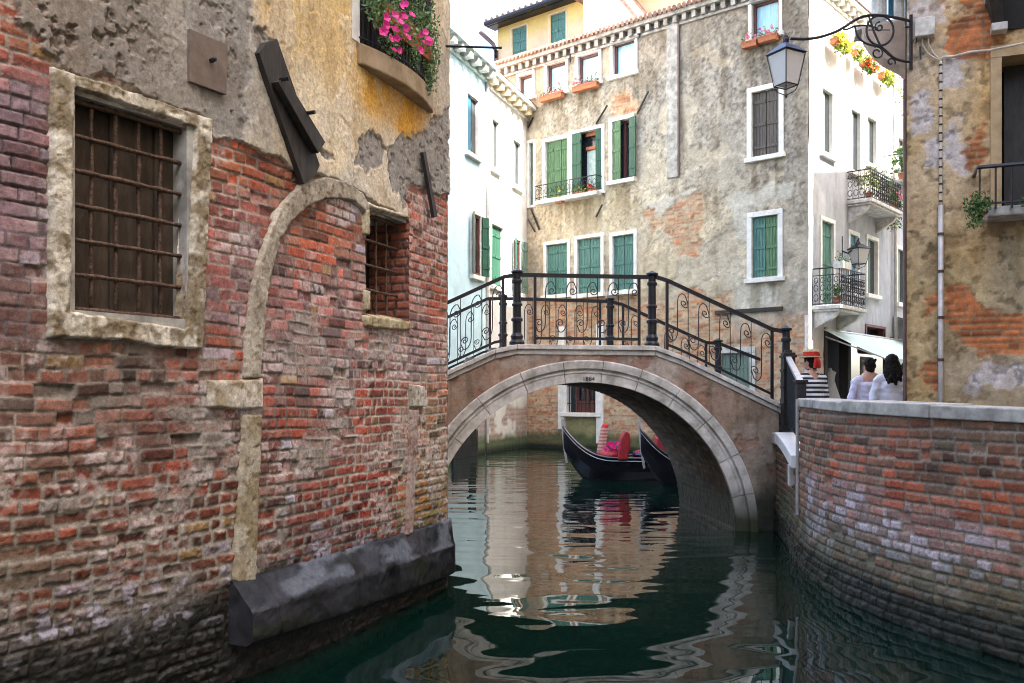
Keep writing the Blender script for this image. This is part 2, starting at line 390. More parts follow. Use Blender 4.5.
def bush(name, label, cat, blobs, nleaf, lsize, leafm, base, nfl=0, flm=None, fsize=.05, group=None, pot=None, seed=1, stems=True, toward=(0, -1, .3)):
    rnd = random.Random(seed); t = thing(name, label, cat, base, group)
    mb = MB()
    tot = sum(b[1][0] * b[1][1] * b[1][2] for b in blobs)
    for (c, r) in blobs:
        for _ in range(int(nleaf * r[0] * r[1] * r[2] / tot)):
            v = Vector((rnd.gauss(0, 1), rnd.gauss(0, 1), rnd.gauss(0, 1))).normalized() * (rnd.random() ** .5)
            leaf_mb(mb, (c[0] + v.x * r[0], c[1] + v.y * r[1], c[2] + v.z * r[2]), lsize, rnd)
    mb.build('foliage', M[leafm], t)
    if stems:
        sm = MB()
        for (c, r) in blobs:
            for _ in range(4):
                sm.tube([base, (base[0] * .4 + c[0] * .6, base[1] * .4 + c[1] * .6, base[2] * .3 + c[2] * .7), (c[0] + rnd.uniform(-.6, .6) * r[0], c[1] + rnd.uniform(-.6, .6) * r[1], c[2] + rnd.uniform(-.2, .6) * r[2])], lsize * .07, 4)
        sm.build('stem', M['leaf'], t)
    if nfl:
        fb = MB()
        for (c, r) in blobs:
            for _ in range(max(1, int(nfl * r[0] * r[1] * r[2] / tot))):
                v = Vector((rnd.gauss(0, 1), -abs(rnd.gauss(0, 1)), rnd.gauss(.2, .8))).normalized()
                flower_mb(fb, (c[0] + v.x * r[0] * .9, c[1] + v.y * r[1], c[2] + v.z * r[2] * .9), fsize * rnd.uniform(.7, 1.2), rnd, toward)
        fb.build('blossom', M[flm], t)
    if pot: pot(t)
    return t
# ================================================================== world, sun, camera
SUN_AZ, SUN_EL = math.atan2(1.0, -.78), math.radians(47)     # azimuth from +Y towards +X
w = bpy.data.worlds.new('World'); scene.world = w; w.use_nodes = True
nt = w.node_tree; bg = nt.nodes['Background']
sky = nt.nodes.new('ShaderNodeTexSky'); sky.sky_type = 'NISHITA'; sky.sun_disc = False
sky.sun_elevation = SUN_EL; sky.sun_rotation = SUN_AZ; sky.air_density = 1.0; sky.dust_density = 5.0; sky.ozone_density = .4
nt.links.new(sky.outputs[0], bg.inputs[0]); bg.inputs[1].default_value = .15
sl = bpy.data.lights.new('sun', 'SUN'); sl.energy = 3.5; sl.angle = math.radians(.5); sl.color = (1, .95, .86)
so = bpy.data.objects.new('sun', sl); COL.objects.link(so)
sd = Vector((math.sin(SUN_AZ) * math.cos(SUN_EL), math.cos(SUN_AZ) * math.cos(SUN_EL), math.sin(SUN_EL)))
so.rotation_euler = sd.to_track_quat('Z', 'Y').to_euler(); so.location = sd * 60
cam = bpy.data.cameras.new('camera'); cam.sensor_width = 36; cam.lens = F / 1024 * 36; cam.shift_y = (HY - 341.5) / 1024
cam.clip_start = .05; cam.clip_end = 500
co = bpy.data.objects.new('camera', cam); COL.objects.link(co); co.rotation_euler = (PI / 2, 0, 0); scene.camera = co
vs = scene.view_settings; vs.view_transform = 'Standard'; vs.look = 'None'; vs.gamma = 1; vs.exposure = EXPOSURE if 'EXPOSURE' in globals() else 3.05
scene.cycles.use_denoising = True; scene.cycles.denoising_prefilter = 'NONE'; scene.cycles.filter_width = 1.05; scene.cycles.max_bounces = 8; scene.cycles.diffuse_bounces = 4
scene.cycles.sample_clamp_indirect = 8

# ================================================================== canal water and canal bed
def water():
    xs = np.arange(-7, 15.01, .055); ys = np.arange(-5, 34, .055)
    X, Y = np.meshgrid(xs, ys)
    wx = X + .35 * (fbm(X * .9, Y * .9, 2, 91) - .5); wy = Y + .35 * (fbm(X * .9 + 7, Y * .9, 2, 92) - .5)
    near = sstep(11, 6, Y)
    h = .0062 * (fbm(wx * 1.5, wy * 2.6, 2, 3) - .5) + .0062 * (vnoise(wx * .8, wy * 1.1, 8) - .5) * (1 + near)
    h += .0046 * (fbm(wx * 2.2, wy * 5.0, 2, 14) - .5) * (1 - .55 * near)
    h += .0042 * (fbm(wx * 1.1 + 3, wy * 6.5, 2, 16) - .5) * sstep(6.0, 8.5, Y)
    h += .0014 * (vnoise(wx * 5, wy * 11, 15) - .5) * (1 - .75 * near)
    pos = np.stack([X, Y, WATER + h * 1.55], -1)
    m, nt, b = newmat('canal_water')
    b.inputs['Base Color'].default_value = (.0015, .0105, .0070, 1); b.inputs['Roughness'].default_value = .015; b.inputs['IOR'].default_value = 1.52
    b.inputs['Specular IOR Level'].default_value = .6
    o = grid_mesh('water', pos, None, None, None, m, None); o['kind'] = 'structure'
water()
def land(name, poly, top, mt, depth=1.5):
    mb = MB(); mb.prism([(x, y, top - depth) for x, y in poly], (0, 0, depth)); o = mb.build(name, mt); o['kind'] = 'structure'; return o
mb = MB(); mb.box((-120, -60, -3.2), (160, 260, -3.0)); mb.build('canal_bed', M['mud'], kind='structure')

# ================================================================== brick house on the near side (walls A-B-C)
A0 = (-1.54 - .617 * 3.1, 5.22 - 3.1); B = (-1.54, 5.22); C0 = (-.555, 7.9)
PL = Path([A0, B, C0], smooth=.35)
house = thing('brick_house', 'brick and peeling ochre plaster house with iron grille window and blind arch', 'house', (-3, 6, WATER))
SC = PL.L
plaster_poly = PL.poly([(-250, -900), (-200, -40), (0, -22), (10, 6), (34, 40), (62, 66), (140, 96), (208, 118), (210, 137), (256, 148), (290, 166), (318, 175), (345, 187), (404, 216), (405, 196), (412, 186), (430, 190), (447, 197)]) + [(SC + .3, PL.at(447, 197)[1]), (SC + .3, 9), (PL.at(-250, 0)[0], 9)]
win_hole = PL.poly([(74, 92), (190, 130), (182, 326), (70, 309)])
swin_hole = PL.poly([(366, 207), (408, 219), (408, 327), (366, 314)])
bal_hole = (PL.at(355)[0], PL.at(420)[0], PL.at(380, 66)[1], 5.2)
ban = PL.anch([(20, 120, (.205, .150, .185)), (25, 220, (.22, .155, .185)), (30, 320, (.17, .115, .11)), (10, 20, (.28, .09, .04)), (100, 372, (.19, .13, .11)), (60, 400, (.18, .10, .08)), (60, 480, (.20, .08, .055)),
    (150, 480, (.20, .075, .055)), (200, 420, (.19, .11, .10)), (120, 560, (.19, .085, .055)), (200, 530, (.17, .075, .05)), (20, 560, (.17, .10, .07)), (60, 640, (.08, .05, .04)),
    (230, 160, (.33, .095, .045)), (235, 225, (.28, .15, .155)), (230, 300, (.29, .18, .20)), (228, 350, (.32, .10, .06)), (300, 220, (.31, .105, .06)), (335, 250, (.30, .105, .06)), (285, 300, (.31, .17, .17)),
    (340, 300, (.30, .165, .165)), (405, 345, (.31, .20, .22)), (430, 260, (.27, .095, .06)), (425, 215, (.31, .13, .11)), (300, 365, (.27, .15, .14)), (350, 360, (.28, .155, .16)), (300, 430, (.23, .075, .05)),
    (370, 430, (.23, .065, .045)), (300, 510, (.20, .07, .055)), (370, 500, (.23, .05, .035)), (430, 440, (.27, .16, .10)), (432, 500, (.36, .25, .10)), (432, 540, (.33, .23, .09))])
pan = PL.anch([(60, 20, (.22, .185, .155)), (120, 60, (.22, .195, .165)), (200, 20, (.27, .245, .21)), (200, 110, (.24, .215, .185)), (240, 60, (.27, .25, .215)), (245, 120, (.25, .23, .20)), (226, 5, (.40, .37, .33)),
    (290, 20, (.50, .36, .17)), (300, 90, (.52, .43, .29)), (330, 140, (.54, .45, .31)), (320, 50, (.52, .38, .19)), (350, 40, (.55, .38, .15)), (360, 120, (.52, .42, .27)), (370, 95, (.55, .30, .05)), (400, 112, (.55, .28, .03)), (420, 60, (.46, .36, .23)),
    (385, 160, (.44, .38, .29)), (430, 160, (.27, .25, .225)), (440, 80, (.38, .33, .26)), (412, 180, (.30, .275, .245)), (345, 178, (.42, .39, .33)), (300, 160, (.47, .40, .30))])
grey_patches = [PL.poly(q) for q in ([(356, 140), (372, 128), (382, 150), (381, 168), (366, 176), (353, 163)], [(384, 150), (400, 135), (440, 118), (450, 110), (450, 200), (425, 190), (402, 210), (386, 176)], [(305, 120), (312, 132), (322, 150), (330, 158), (318, 160), (308, 148)], [(248, 30), (262, 22), (272, 44), (262, 60), (250, 56)], [(180, -30), (250, -40), (245, 150), (205, 130)])]
clean_poly = PL.poly([(-200, 60), (46, 70), (44, 345), (-200, 380)])
stain_poly = PL.poly([(366, 82), (428, 112), (420, 130), (392, 125), (362, 112)])
def left_wall(S, Z):
    idx, row, d, lx, lz = bricks(S, Z, .195, .067, 11, .016)
    r1, r2, r3, r4 = (h2(idx, row, k) for k in (21, 22, 23, 24))
    big = fbm(S * 1.1, Z * 1.1, 4, 41); fine = fbm(S * 28, Z * 28, 4, 42); mid = fbm(S * 7, Z * 7, 4, 43)
    clean = sstep(.05, -.1, poly_sd(S, Z, clean_poly) + .1 * (mid - .5))
    ero = np.clip(.25 + .9 * (big - .42) + .4 * sstep(-.1, -.9, Z) - .5 * clean, 0, 1)
    dd = d + (.005 + .015 * ero) * (fbm(S * 38, Z * 38, 3, 44) - .55)
    mw = .0042 + .0035 * ero
    face = sstep(mw - .003, mw + .0045 + .005 * ero, dd)
    prot = (r1 - .5) * (.005 + .010 * ero) + (r2 - .5) * lx * .014 + (r3 - .5) * lz * .012
    lost = (r4 < .05 + .07 * ero)
    prot = prot - lost * (.008 + .018 * r1)
    rec = .004 + .010 * sstep(.42, .66, fbm(S * 2, Z * 2, 3, 45)) + .004 * ero
    h = face * (prot + .016 * (fine - .5) * (.35 + ero)) - (1 - face) * (rec + .014 * (mid - .5))
    base = tones(S, Z, ban, .3, 3.2) * A3(1.14, 1.0, .90)
    v = .62 + .76 * r2
    rgb = base * v[..., None]
    hue = (r3 - .5)[..., None]
    rgb = rgb * (1 + hue * A3(.55, -.15, -.35) * (1 - .7 * clean)[..., None])
    # charred, yellow and salt-whitened bricks
    k = (r1 > .90) * (1 - clean); rgb = mix(rgb, rgb * .42, k)
    k = ((r1 > .80) & (r1 < .825)) * (1 - clean) * .7; rgb = mix(rgb, A3(.34, .22, .085) * v[..., None], k)
    salt = sstep(.50, .68, fbm(S * 3.2, Z * 4.5, 4, 46)) * sstep(.35, .6, fine + .25 * (r2 - .3)) * (1 - .85 * clean)
    rgb = mix(rgb, A3(.53, .46, .44), .66 * salt)
    bl = (r4 > .975) * .7 * sstep(.3, .5, mid); rgb = mix(rgb, A3(.46, .43, .50), bl)
    rgb = rgb * (.78 + .5 * (fine - .1))[..., None]
    mtone = mix(A3(.36, .32, .265), A3(.16, .13, .11), sstep(.35, .62, fbm(S * .9 + 3, Z * .9, 3, 47)) * (.9 - .6 * sstep(-.2, -.7, Z)))
    mtone = mix(mtone, A3(.10, .085, .095), clean)
    rgb = mix(mtone * (.7 + .7 * fine)[..., None], rgb, face)
    # smeared lime over some areas
    lime = sstep(.57, .66, fbm(S * 2.3 + 9, Z * 2.6, 5, 48)) * (1 - clean) * (Z < .55)
    rgb = mix(rgb, A3(.33, .30, .26) * (.75 + .5 * fine)[..., None], .55 * lime); h = h + .010 * lime * (1 - face)
    # render
    psd = poly_sd(S, Z, plaster_poly) + .11 * (fbm(S * 5, Z * 5, 5, 51) - .5) + .03 * (fine - .5)
    up_left = sstep(PL.at(200)[0], PL.at(60)[0], S)
    psd = psd + up_left * .16 * (fbm(S * 9, Z * 9, 4, 52) - .42)
    pl = sstep(.006, -.006, psd)
    pt = tones(S, Z, pan, .34, 3.4, 15) * 1.18
    pw = fbm(S * 2.4, Z * .9, 5, 53)
    pt = pt * (.72 + .56 * pw)[..., None]
    gm = np.zeros(S.shape)
    for q in grey_patches:
        gm = np.maximum(gm, sstep(.012, -.012, poly_sd(S, Z, q) + .16 * (fbm(S * 7, Z * 7, 5, 54) - .5)))
    pit = sstep(.57, .67, fbm(S * 15, Z * 15, 4, 55)); pit = pit * np.maximum(up_left, .45 * gm)
    pt = mix(pt, A3(.26, .24, .215) * (.75 + .5 * fine)[..., None], gm)
    cr = sstep(.53, .60, fbm(S * 4 + 30, Z * 2.2, 5, 56)) * (1 - gm) * sstep(PL.at(225)[0], PL.at(250)[0], S)
    pt = mix(pt, A3(.56, .49, .38), .55 * cr)
    st = sstep(.10, -.08, poly_sd(S, Z, stain_poly) + .1 * (mid - .5)); pt = mix(pt, A3(.54, .27, .03) * (.75 + .5 * pw)[..., None], .58 * st)
    wash = sstep(.55, .72, fbm(S * 9, Z * 2.2, 4, 57)) * sstep(1.25, 1.6, Z); pt = mix(pt, pt * A3(.70, .62, .52), .5 * wash)
    crack = sstep(.012, .0, np.abs(fbm(S * 3.0, Z * 3.0, 4, 58) - .5)) * sstep(.45, .55, fbm(S * 1.2, Z * 1.2, 2, 59)); pt = mix(pt, pt * .55, .35 * crack)
    ph = .024 + .012 * (mid - .5) + .006 * (fine - .5) - .009 * gm - .020 * pit - .001 * crack + .006 * cr
    pt = mix(pt, A3(.15, .11, .085), .55 * pit)
    # exposed rubble at the upper left
    h = mix(h, ph, pl); rgb = mix(rgb, pt, pl)
    edge = np.exp(-(psd / .012) ** 2); rgb = mix(rgb, A3(.34, .32, .28), .35 * edge)
    # tide mark, reaching higher to add to the painted falloff
    tide = sstep(-.96, -1.22, Z + .22 * (fbm(S * 2, Z * 2, 4, 60) - .5)); wet = tide
    rgb = mix(rgb, A3(.020, .022, .018) * (.6 + .9 * fine)[..., None], .93 * tide)
    slime = sstep(-1.28, -1.42, Z + .10 * (mid - .5)); h = h + slime * .02 * (mid - .3)
    damp_falloff = sstep(-.35, -1.15, Z + .4 * (big - .5)); rgb = rgb * (1 - .42 * damp_falloff)[..., None]  # damp foot plus painted light falloff, darker downwards
    sal = sstep(.60, .66, fbm(S * 12, Z * 12, 3, 61)) * sstep(-1.3, -1.1, Z) * sstep(-.8, -1.05, Z); rgb = mix(rgb, A3(.36, .34, .40), .7 * sal)
    return h, rgb, mix(np.full(S.shape, .84), np.full(S.shape, .32), wet)
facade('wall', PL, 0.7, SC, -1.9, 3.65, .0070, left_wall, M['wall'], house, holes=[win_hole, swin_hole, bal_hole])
def upper(S, Z):
    n = fbm(S * 2, Z * 2, 4, 5); return .024 + .012 * n, A3(.48, .37, .22) * (.7 + .5 * n)[..., None], np.full(S.shape, .85)
facade('upper_wall', PL, 0.7, SC, 3.645, 12, .06, upper, M['near'], house, holes=[bal_hole])
PEnd = Path([C0, (C0[0] - 6, C0[1] + 1.9)])
def endw(S, Z):
    idx, row, d, lx, lz = bricks(S, Z, .225, .067, 13); f = sstep(.003, .012, d)
    return f * .012, mix(A3(.2, .17, .15), A3(.26, .10, .06) * (.6 + .7 * h2(idx, row, 4))[..., None], f), np.full(S.shape, .85)
facade('end_wall', PEnd, 0, PEnd.L, -1.9, 12, .03, endw, M['wall'], house)
mb = MB(); roofp = [PL.pos(0.7, 12, .3), PL.pos(2.9, 12, .3), PL.pos(SC, 12, .3), (C0[0] - 6, C0[1] + 2.2, 12), (-9, 2, 12)]
mb.prism(roofp, (0, 0, .25)); mb.build('roof', M['tile'], house)
# --- big window
def stn(c1, c2, sc=7, seed=3):
    return lambda S, Z: mix(A3(*c1), A3(*c2), sstep(.35, .65, fbm(S * sc, Z * sc, 4, seed)))
wf = stone_patch('window', PL, PL.poly([(48, 64), (130, 90), (207, 117), (211, 118), (202, 352), (160, 350), (120, 343), (44, 340), (46, 200)]), .035, M['stone'], house, stn((.24, .19, .12), (.62, .57, .47), 11), hole=win_hole, res=.0075, seed=2, rough=.016)
wf['label'] = 'large window with crumbling stone surround and rusty iron grille'
(ws0, _), (ws1, _) = PL.at(72), PL.at(187)
wz0, wz1 = PL.at(128, 317)[1], PL.at(128, 108)[1]
mb = MB()
mb.fbox(PL, ws1 - .012, ws1 + .05, wz0 - .1, wz1 + .1, -.30, .012); mb.fbox(PL, ws0 - .05, ws0 + .012, wz0 - .1, wz1 + .1, -.30, .004)
mb.fbox(PL, ws0 - .02, ws1 + .02, wz1 - .012, wz1 + .08, -.30, .002); mb.fbox(PL, ws0 - .03, ws1 + .03, wz0 - .09, wz0 + .012, -.30, .012)
mb.build('reveal', M['stonegrey'], wf)
mb = MB()
for k in range(5):
    a = ws0 + (ws1 - ws0) * k / 5; mb.fbox(PL, a + .002, a + (ws1 - ws0) / 5 - .002, wz0, wz1, -.30, -.095 - .012 * (k % 2))
mb.build('board', M['cloth'], wf)
mb = MB()
def bars(mb, s0, s1, z0, z1, nv, nh, d, r, jit=.004):
    rn = random.Random(3)
    for k in range(nv):
        s = s0 + (s1 - s0) * (k + 1) / (nv + 1); mb.tube([PL.pos(s + rn.uniform(-jit, jit), z0 + (z1 - z0) * t / 8, d + rn.uniform(-.002, .002)) for t in range(9)], [r * rn.uniform(.85, 1.2) for _ in range(9)], 6)
    for k in range(nh):
        z = z0 + .02 + (z1 - z0 - .05) * k / (nh - 1); mb.tube([PL.pos(s0 + (s1 - s0) * t / 12, z + rn.uniform(-.002, .002), d + .012) for t in range(13)], [r * rn.uniform(1.0, 1.5) for _ in range(13)], 6)
bars(mb, ws0, ws1, wz0, wz1, 4, 7, -.05, .0105)
mb.build('grille', M['rust'], wf, smooth=True)
# --- small window
s0, s1 = PL.at(366)[0], PL.at(409)[0]; z0, z1 = PL.at(385, 318)[1], PL.at(385, 213)[1]
swf = stone_patch('window', PL, PL.poly([(362, 313), (385, 316), (408, 320), (409, 332), (385, 331), (362, 328)]), .03, M['stone'], house, stn((.34, .28, .16), (.55, .48, .34)), seed=4)
swf['label'] = 'small barred window in the bricked up arch'
def rev(S, Z):
    idx, row, d, lx, lz = bricks(S, Z, .22, .068, 17); f = sstep(.003, .014, d + .006 * (fbm(S * 30, Z * 30, 2) - .5))
    return f * .014, mix(A3(.12, .09, .08), A3(.30, .10, .06) * (.55 + .8 * h2(idx, row, 4))[..., None], f), np.full(S.shape, .85)
p0 = PL.pos(s1 - .01, 0, -.34)[:2]; p1 = PL.pos(s1 - .01, 0, .01)[:2]
facade('reveal', Path([p0, p1]), 0, .35, z0 - .05, z1 + .06, .009, rev, M['wall'], swf)
mb = MB(); mb.fbox(PL, s0 - .05, s0 + .005, z0 - .05, z1 + .05, -.34, -.012); mb.fbox(PL, s0 - .05, s1 + .05, z1 - .01, z1 + .06, -.34, -.014); mb.fbox(PL, s0 - .05, s1 + .04, z0 - .08, z0 + .004, -.34, -.016); mb.build('inner_frame', M['stonegrey'], swf)
mb = MB(); mb.fbox(PL, s0 - .02, s1 + .02, z0 - .02, z1 + .02, -.36, -.34); mb.build('pane', M['dark'], swf)
mb = MB(); bars(mb, s0, s1 - .03, z0, z1, 3, 5, -.10, .009); mb.build('grille', M['rust'], swf)
stone_patch('lintel', PL, PL.poly([(362, 199), (385, 207), (407, 214), (408, 221), (385, 215), (362, 208)]), .03, M['stone'], swf, stn((.36, .30, .2), (.55, .5, .38)), seed=6)
for q in ([(361, 206), (368, 208), (368, 237), (361, 235)], [(362, 288), (368, 290), (368, 312), (362, 311)]):
    stone_patch('jamb', PL, PL.poly(q), .028, M['stone'], swf, stn((.34, .28, .16), (.5, .44, .32)), seed=9, edge=.012)
# --- blind arch, imposts, strip
band = [(262, 240), (276, 207), (297, 183), (322, 175), (345, 181), (360, 192), (369, 208), (362, 214), (352, 203), (336, 200), (322, 201), (305, 208), (290, 222), (280, 238), (273, 258), (266, 296), (258, 380), (241, 380), (247, 296), (254, 264)]
stone_patch('arch_band', PL, PL.poly(band), .030, M['stone'], house, stn((.30, .25, .19), (.44, .39, .31), 5), seed=12, edge=.015)
stone_patch('impost', PL, PL.poly([(206, 378), (235, 378), (260, 376), (261, 411), (232, 412), (206, 409)]), .034, M['stone'], house, stn((.36, .29, .19), (.56, .50, .41), 6), seed=13)
stone_patch('pier', PL, PL.poly([(240, 412), (261, 412), (254, 596), (230, 602), (235, 500)]), .028, M['stone'], house, stn((.27, .21, .12), (.42, .37, .28), 5), seed=14)
stone_patch('impost', PL, PL.poly([(408, 383), (422, 385), (422, 408), (409, 408)]), .03, M['stone'], house, stn((.38, .33, .26), (.52, .48, .42)), seed=15, edge=.012)
stone_patch('pier', PL, PL.poly([(409, 409), (417, 409), (411, 534), (404, 537)]), .026, M['stone'], house, stn((.28, .18, .15), (.38, .30, .26), 5), seed=16, edge=.012)
# --- iron tie plate, plank with batten, anchor
def slab(poly, d0, d1, name, mt, parent, bevel=.004):
    q = [PL.at(*p) for p in poly]; V = [PL.pos(s, z, d0) for s, z in q] + [PL.pos(s, z, d1) for s, z in q]; n = len(q)
    mb = MB(); mb.add(V, [tuple(range(n)), tuple(range(2 * n - 1, n - 1, -1))] + [((i + 1) % n, i, n + i, n + (i + 1) % n) for i in range(n)]); return mb.build(name, mt, parent, bevel=bevel)
pl_ = slab([(184, 30), (222, 46), (220.5, 96), (184, 83)], .015, .045, 'tie_plate', M['plate'], house)
s, z = PL.at(205, 62); mb = MB(); mb.tube([PL.pos(s, z, .04), PL.pos(s, z, .07)], .013, 6); mb.tube([PL.pos(s, z, .07), PL.pos(s, z, .085)], .008, 6); mb.build('bolt', M['iron'], pl_)
pk = slab([(251, 54), (258, 44), (269, 40), (290, 100), (312, 166), (308, 176), (296, 185), (272, 118)], .02, .060, 'wall_plank', M['oldwood'], house)
bt = slab([(262, 84), (271, 81), (310, 144), (303, 155)], .064, .115, 'batten', M['oldwood'], pk)
mb = MB()
for q in ((266, 82), (292, 115)):
    mb = MB(); s, z = PL.at(*q); mb.tube([PL.pos(s, z, .1), PL.pos(s, z, .165)], .012, 6); mb.build('bolt', M['iron'], pk)
slab([(416.5, 153), (419, 152), (431, 217), (428, 218)], .03, .06, 'anchor_bar', M['oldwood'], house, 0)
# --- bow balcony with french window
bs0, bs1 = PL.at(354)[0], PL.at(428)[0]; bz = PL.at(395, 92)[1]; bt_ = .15
V = []; n = 16
for k in range(n + 1):
    t = k / n; s = bs0 + (bs1 - bs0) * t; p = .05 + .10 * math.sin(PI * min(1, t * 1.0)) ** .8
    V.append((s, p))
bal = None; mb = MB()
edge = [PL.pos(s, 0, p) for s, p in V] + [PL.pos(bs1, 0, -.05), PL.pos(bs0, 0, -.05)]
mb.prism([(x, y, bz) for x, y, _ in edge][::-1], (0, 0, bt_)); bal = mb.build('balcony', mat('ochre_stained_stone', (.24, .17, .09), .8, col2=(.46, .36, .24), scale=6, bump=.5, dist=.006), house, bevel=.012)
mb = MB()
def balpt(t, z, ins=.025):
    s = bs0 + (bs1 - bs0) * t; p = .05 + .10 * math.sin(PI * t) ** .8 - ins; return PL.pos(s, z, p)
for zz, r in ((bz + bt_ + .04, .009), (bz + bt_ + .85, .016)): mb.tube([balpt(t / 24, zz) for t in range(25)], r, 6)
for k in range(27): mb.tube([balpt(k / 26, bz + bt_), balpt(k / 26, bz + bt_ + .85)], .006, 5)
mb.build('railing', M['iron'], bal)
mb = MB(); mb.fbox(PL, bal_hole[0] - .1, bal_hole[1] + .1, bz + .1, 5.3, -.12, -.08); fw = mb.build('french_window', M['iron'], house)
mb = MB(); mb.fbox(PL, bal_hole[0] - .09, bal_hole[0] + .005, bz + bt_, 5.2, -.12, .035); mb.build('jamb', M['white'], fw)
mb = MB(); mb.fbox(PL, bal_hole[0] + .03, bal_hole[0] + .22, bz + bt_ + .01, 5.0, -.02, .02); mb.build('shutter', M['iron'], fw)
# --- iron bracket and its insulator
s, z = PL.at(443, 46); mb = MB(); a = Vector(PL.pos(s, z, 0)); e = a + Vector((.50, -.05, -.035)); mb.tube([a, e], .010, 6); br = mb.build('iron_bracket', M['iron'], house)
mb = MB(); mb.lathe((e.x - .05, e.y + .005, e.z - .085), [(.008, 0), (.016, .02), (.012, .05), (.018, .06), (.008, .085)], 8); mb.build('insulator', M['iron'], br)
# --- stone fender ledge along the foot
led = MB()
# s, projection, inner top, outer top, underside
nodes = [(PL.at(229)[0], .17, -1.035, -1.19, -1.37), (PL.at(290)[0], .15, -1.04, -1.205, -1.40), (PL.at(350)[0], .13, -1.045, -1.22, -1.44), (PL.at(405)[0], .11, -1.045, -1.235, -1.475), (SC - .05, .085, -1.05, -1.25, -1.50), (SC + .05, .05, -1.05, -1.25, -1.50)]
ring = []
for k, (s, p, zi, zo, zu) in enumerate(nodes):
    ring.append([PL.pos(s, zi, -.08), PL.pos(s, zi - .004, .012), PL.pos(s, zo + .012, p - .012), PL.pos(s, zo - .012, p), PL.pos(s, zu + .01, p + .004), PL.pos(s, zu - .02, p - .04), PL.pos(s, zu - .02, -.08)])
def ledge_mesh():
    n, m = 150, 46
    keyz = np.array([nd[0] for nd in nodes]); R_ = np.array(ring)                  # nodes x 7 x 3
    sA = np.linspace(0, 1, n) ** 1.0 * (keyz[-1] - keyz[0]) + keyz[0]
    wq = np.array([0, .05, .36, .40, .82, .90, 1.0]); tq = np.linspace(0, 1, m)
    pos = np.zeros((m, n, 3))
    for c in range(3):
        along = np.stack([np.interp(sA, keyz, R_[:, k, c]) for k in range(7)])        # 7 x n
        for x in range(n): pos[:, x, c] = np.interp(tq, wq, along[:, x])
    pos = pos[::-1].copy(); tt = tq[::-1]
    S, T = np.meshgrid(sA, tt); nn = fbm(S * 7, T * 3, 4, 95); fi = fbm(S * 26, T * 11, 4, 96)
    nx, ny = PL.nrm(S.ravel()); d = .030 * (nn - .5) + .012 * (fi - .5); d = d - .016 * np.exp(-(((S - sA[0] + .2 + .01 * (fi - .5)) % .93 - .46) / .007) ** 2); d = d * sstep(0, .06, T) * sstep(1, .95, T)
    pos[..., 0] += nx.reshape(S.shape) * d; pos[..., 1] += ny.reshape(S.shape) * d; pos[..., 2] += d * sstep(.42, .36, T)
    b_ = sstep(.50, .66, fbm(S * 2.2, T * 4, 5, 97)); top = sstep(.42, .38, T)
    rgb = mix(A3(.006, .006, .006), A3(.028, .028, .033), sstep(.35, .65, fbm(S * 4, T * 5, 5, 98))); rgb = mix(rgb, A3(.11, .12, .14), .8 * b_ * top)  # bluish sky sheen painted in patches on the top face
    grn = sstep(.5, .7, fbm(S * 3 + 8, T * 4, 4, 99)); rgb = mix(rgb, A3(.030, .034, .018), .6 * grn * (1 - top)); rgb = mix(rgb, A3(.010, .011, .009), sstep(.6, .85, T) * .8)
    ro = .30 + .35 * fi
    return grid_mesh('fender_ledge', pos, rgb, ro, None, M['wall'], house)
ledge_mesh()
# its end faces
for k, flip in ((0, True), (len(ring) - 1, False)): mb = MB(); mb.add(ring[k], [tuple(range(7))[::-1] if flip else tuple(range(7))]); mb.build('ledge_end', M['ledge'], house)

# ================================================================== canal parapet wall on the far right side
PR = Path([(3.23, 11.35), (3.02, 10.0), (2.735, 8.75), (2.60, 7.6), (2.70, 6.5), (3.06, 5.6), (3.6, 4.55), (4.3, 3.4), (5.2, 2.2)], smooth=.45)
cwall = thing('canal_wall', 'curved brick canal wall with pale stone coping and salt whitened bricks', 'wall', (2.8, 8, WATER))
sE = PR.at(799)[0]
def wtop(s):
    s = np.asarray(s, float); a = PR.at(805)[0]; b = PR.at(1024)[0]
    return -.005 + (-.07 + .005) * np.clip((s - a) / (b - a), 0, 1.6)
ran = PR.anch([(785, 480, (.16, .09, .06)), (785, 530, (.09, .10, .05)), (830, 430, (.16, .10, .07)), (950, 440, (.15, .09, .065)), (1010, 450, (.15, .085, .06)), (840, 470, (.30, .09, .045)), (900, 490, (.28, .09, .05)), (1000, 500, (.27, .09, .05)), (850, 510, (.27, .14, .12)),
    (930, 550, (.27, .13, .11)), (1010, 570, (.27, .11, .07)), (860, 540, (.24, .15, .12)), (960, 610, (.22, .14, .10)), (830, 575, (.13, .13, .07)), (1010, 620, (.20, .14, .09))])
salt_poly = PR.poly([(806, 480), (850, 490), (1010, 545), (1050, 580), (960, 590), (870, 555), (806, 535)])
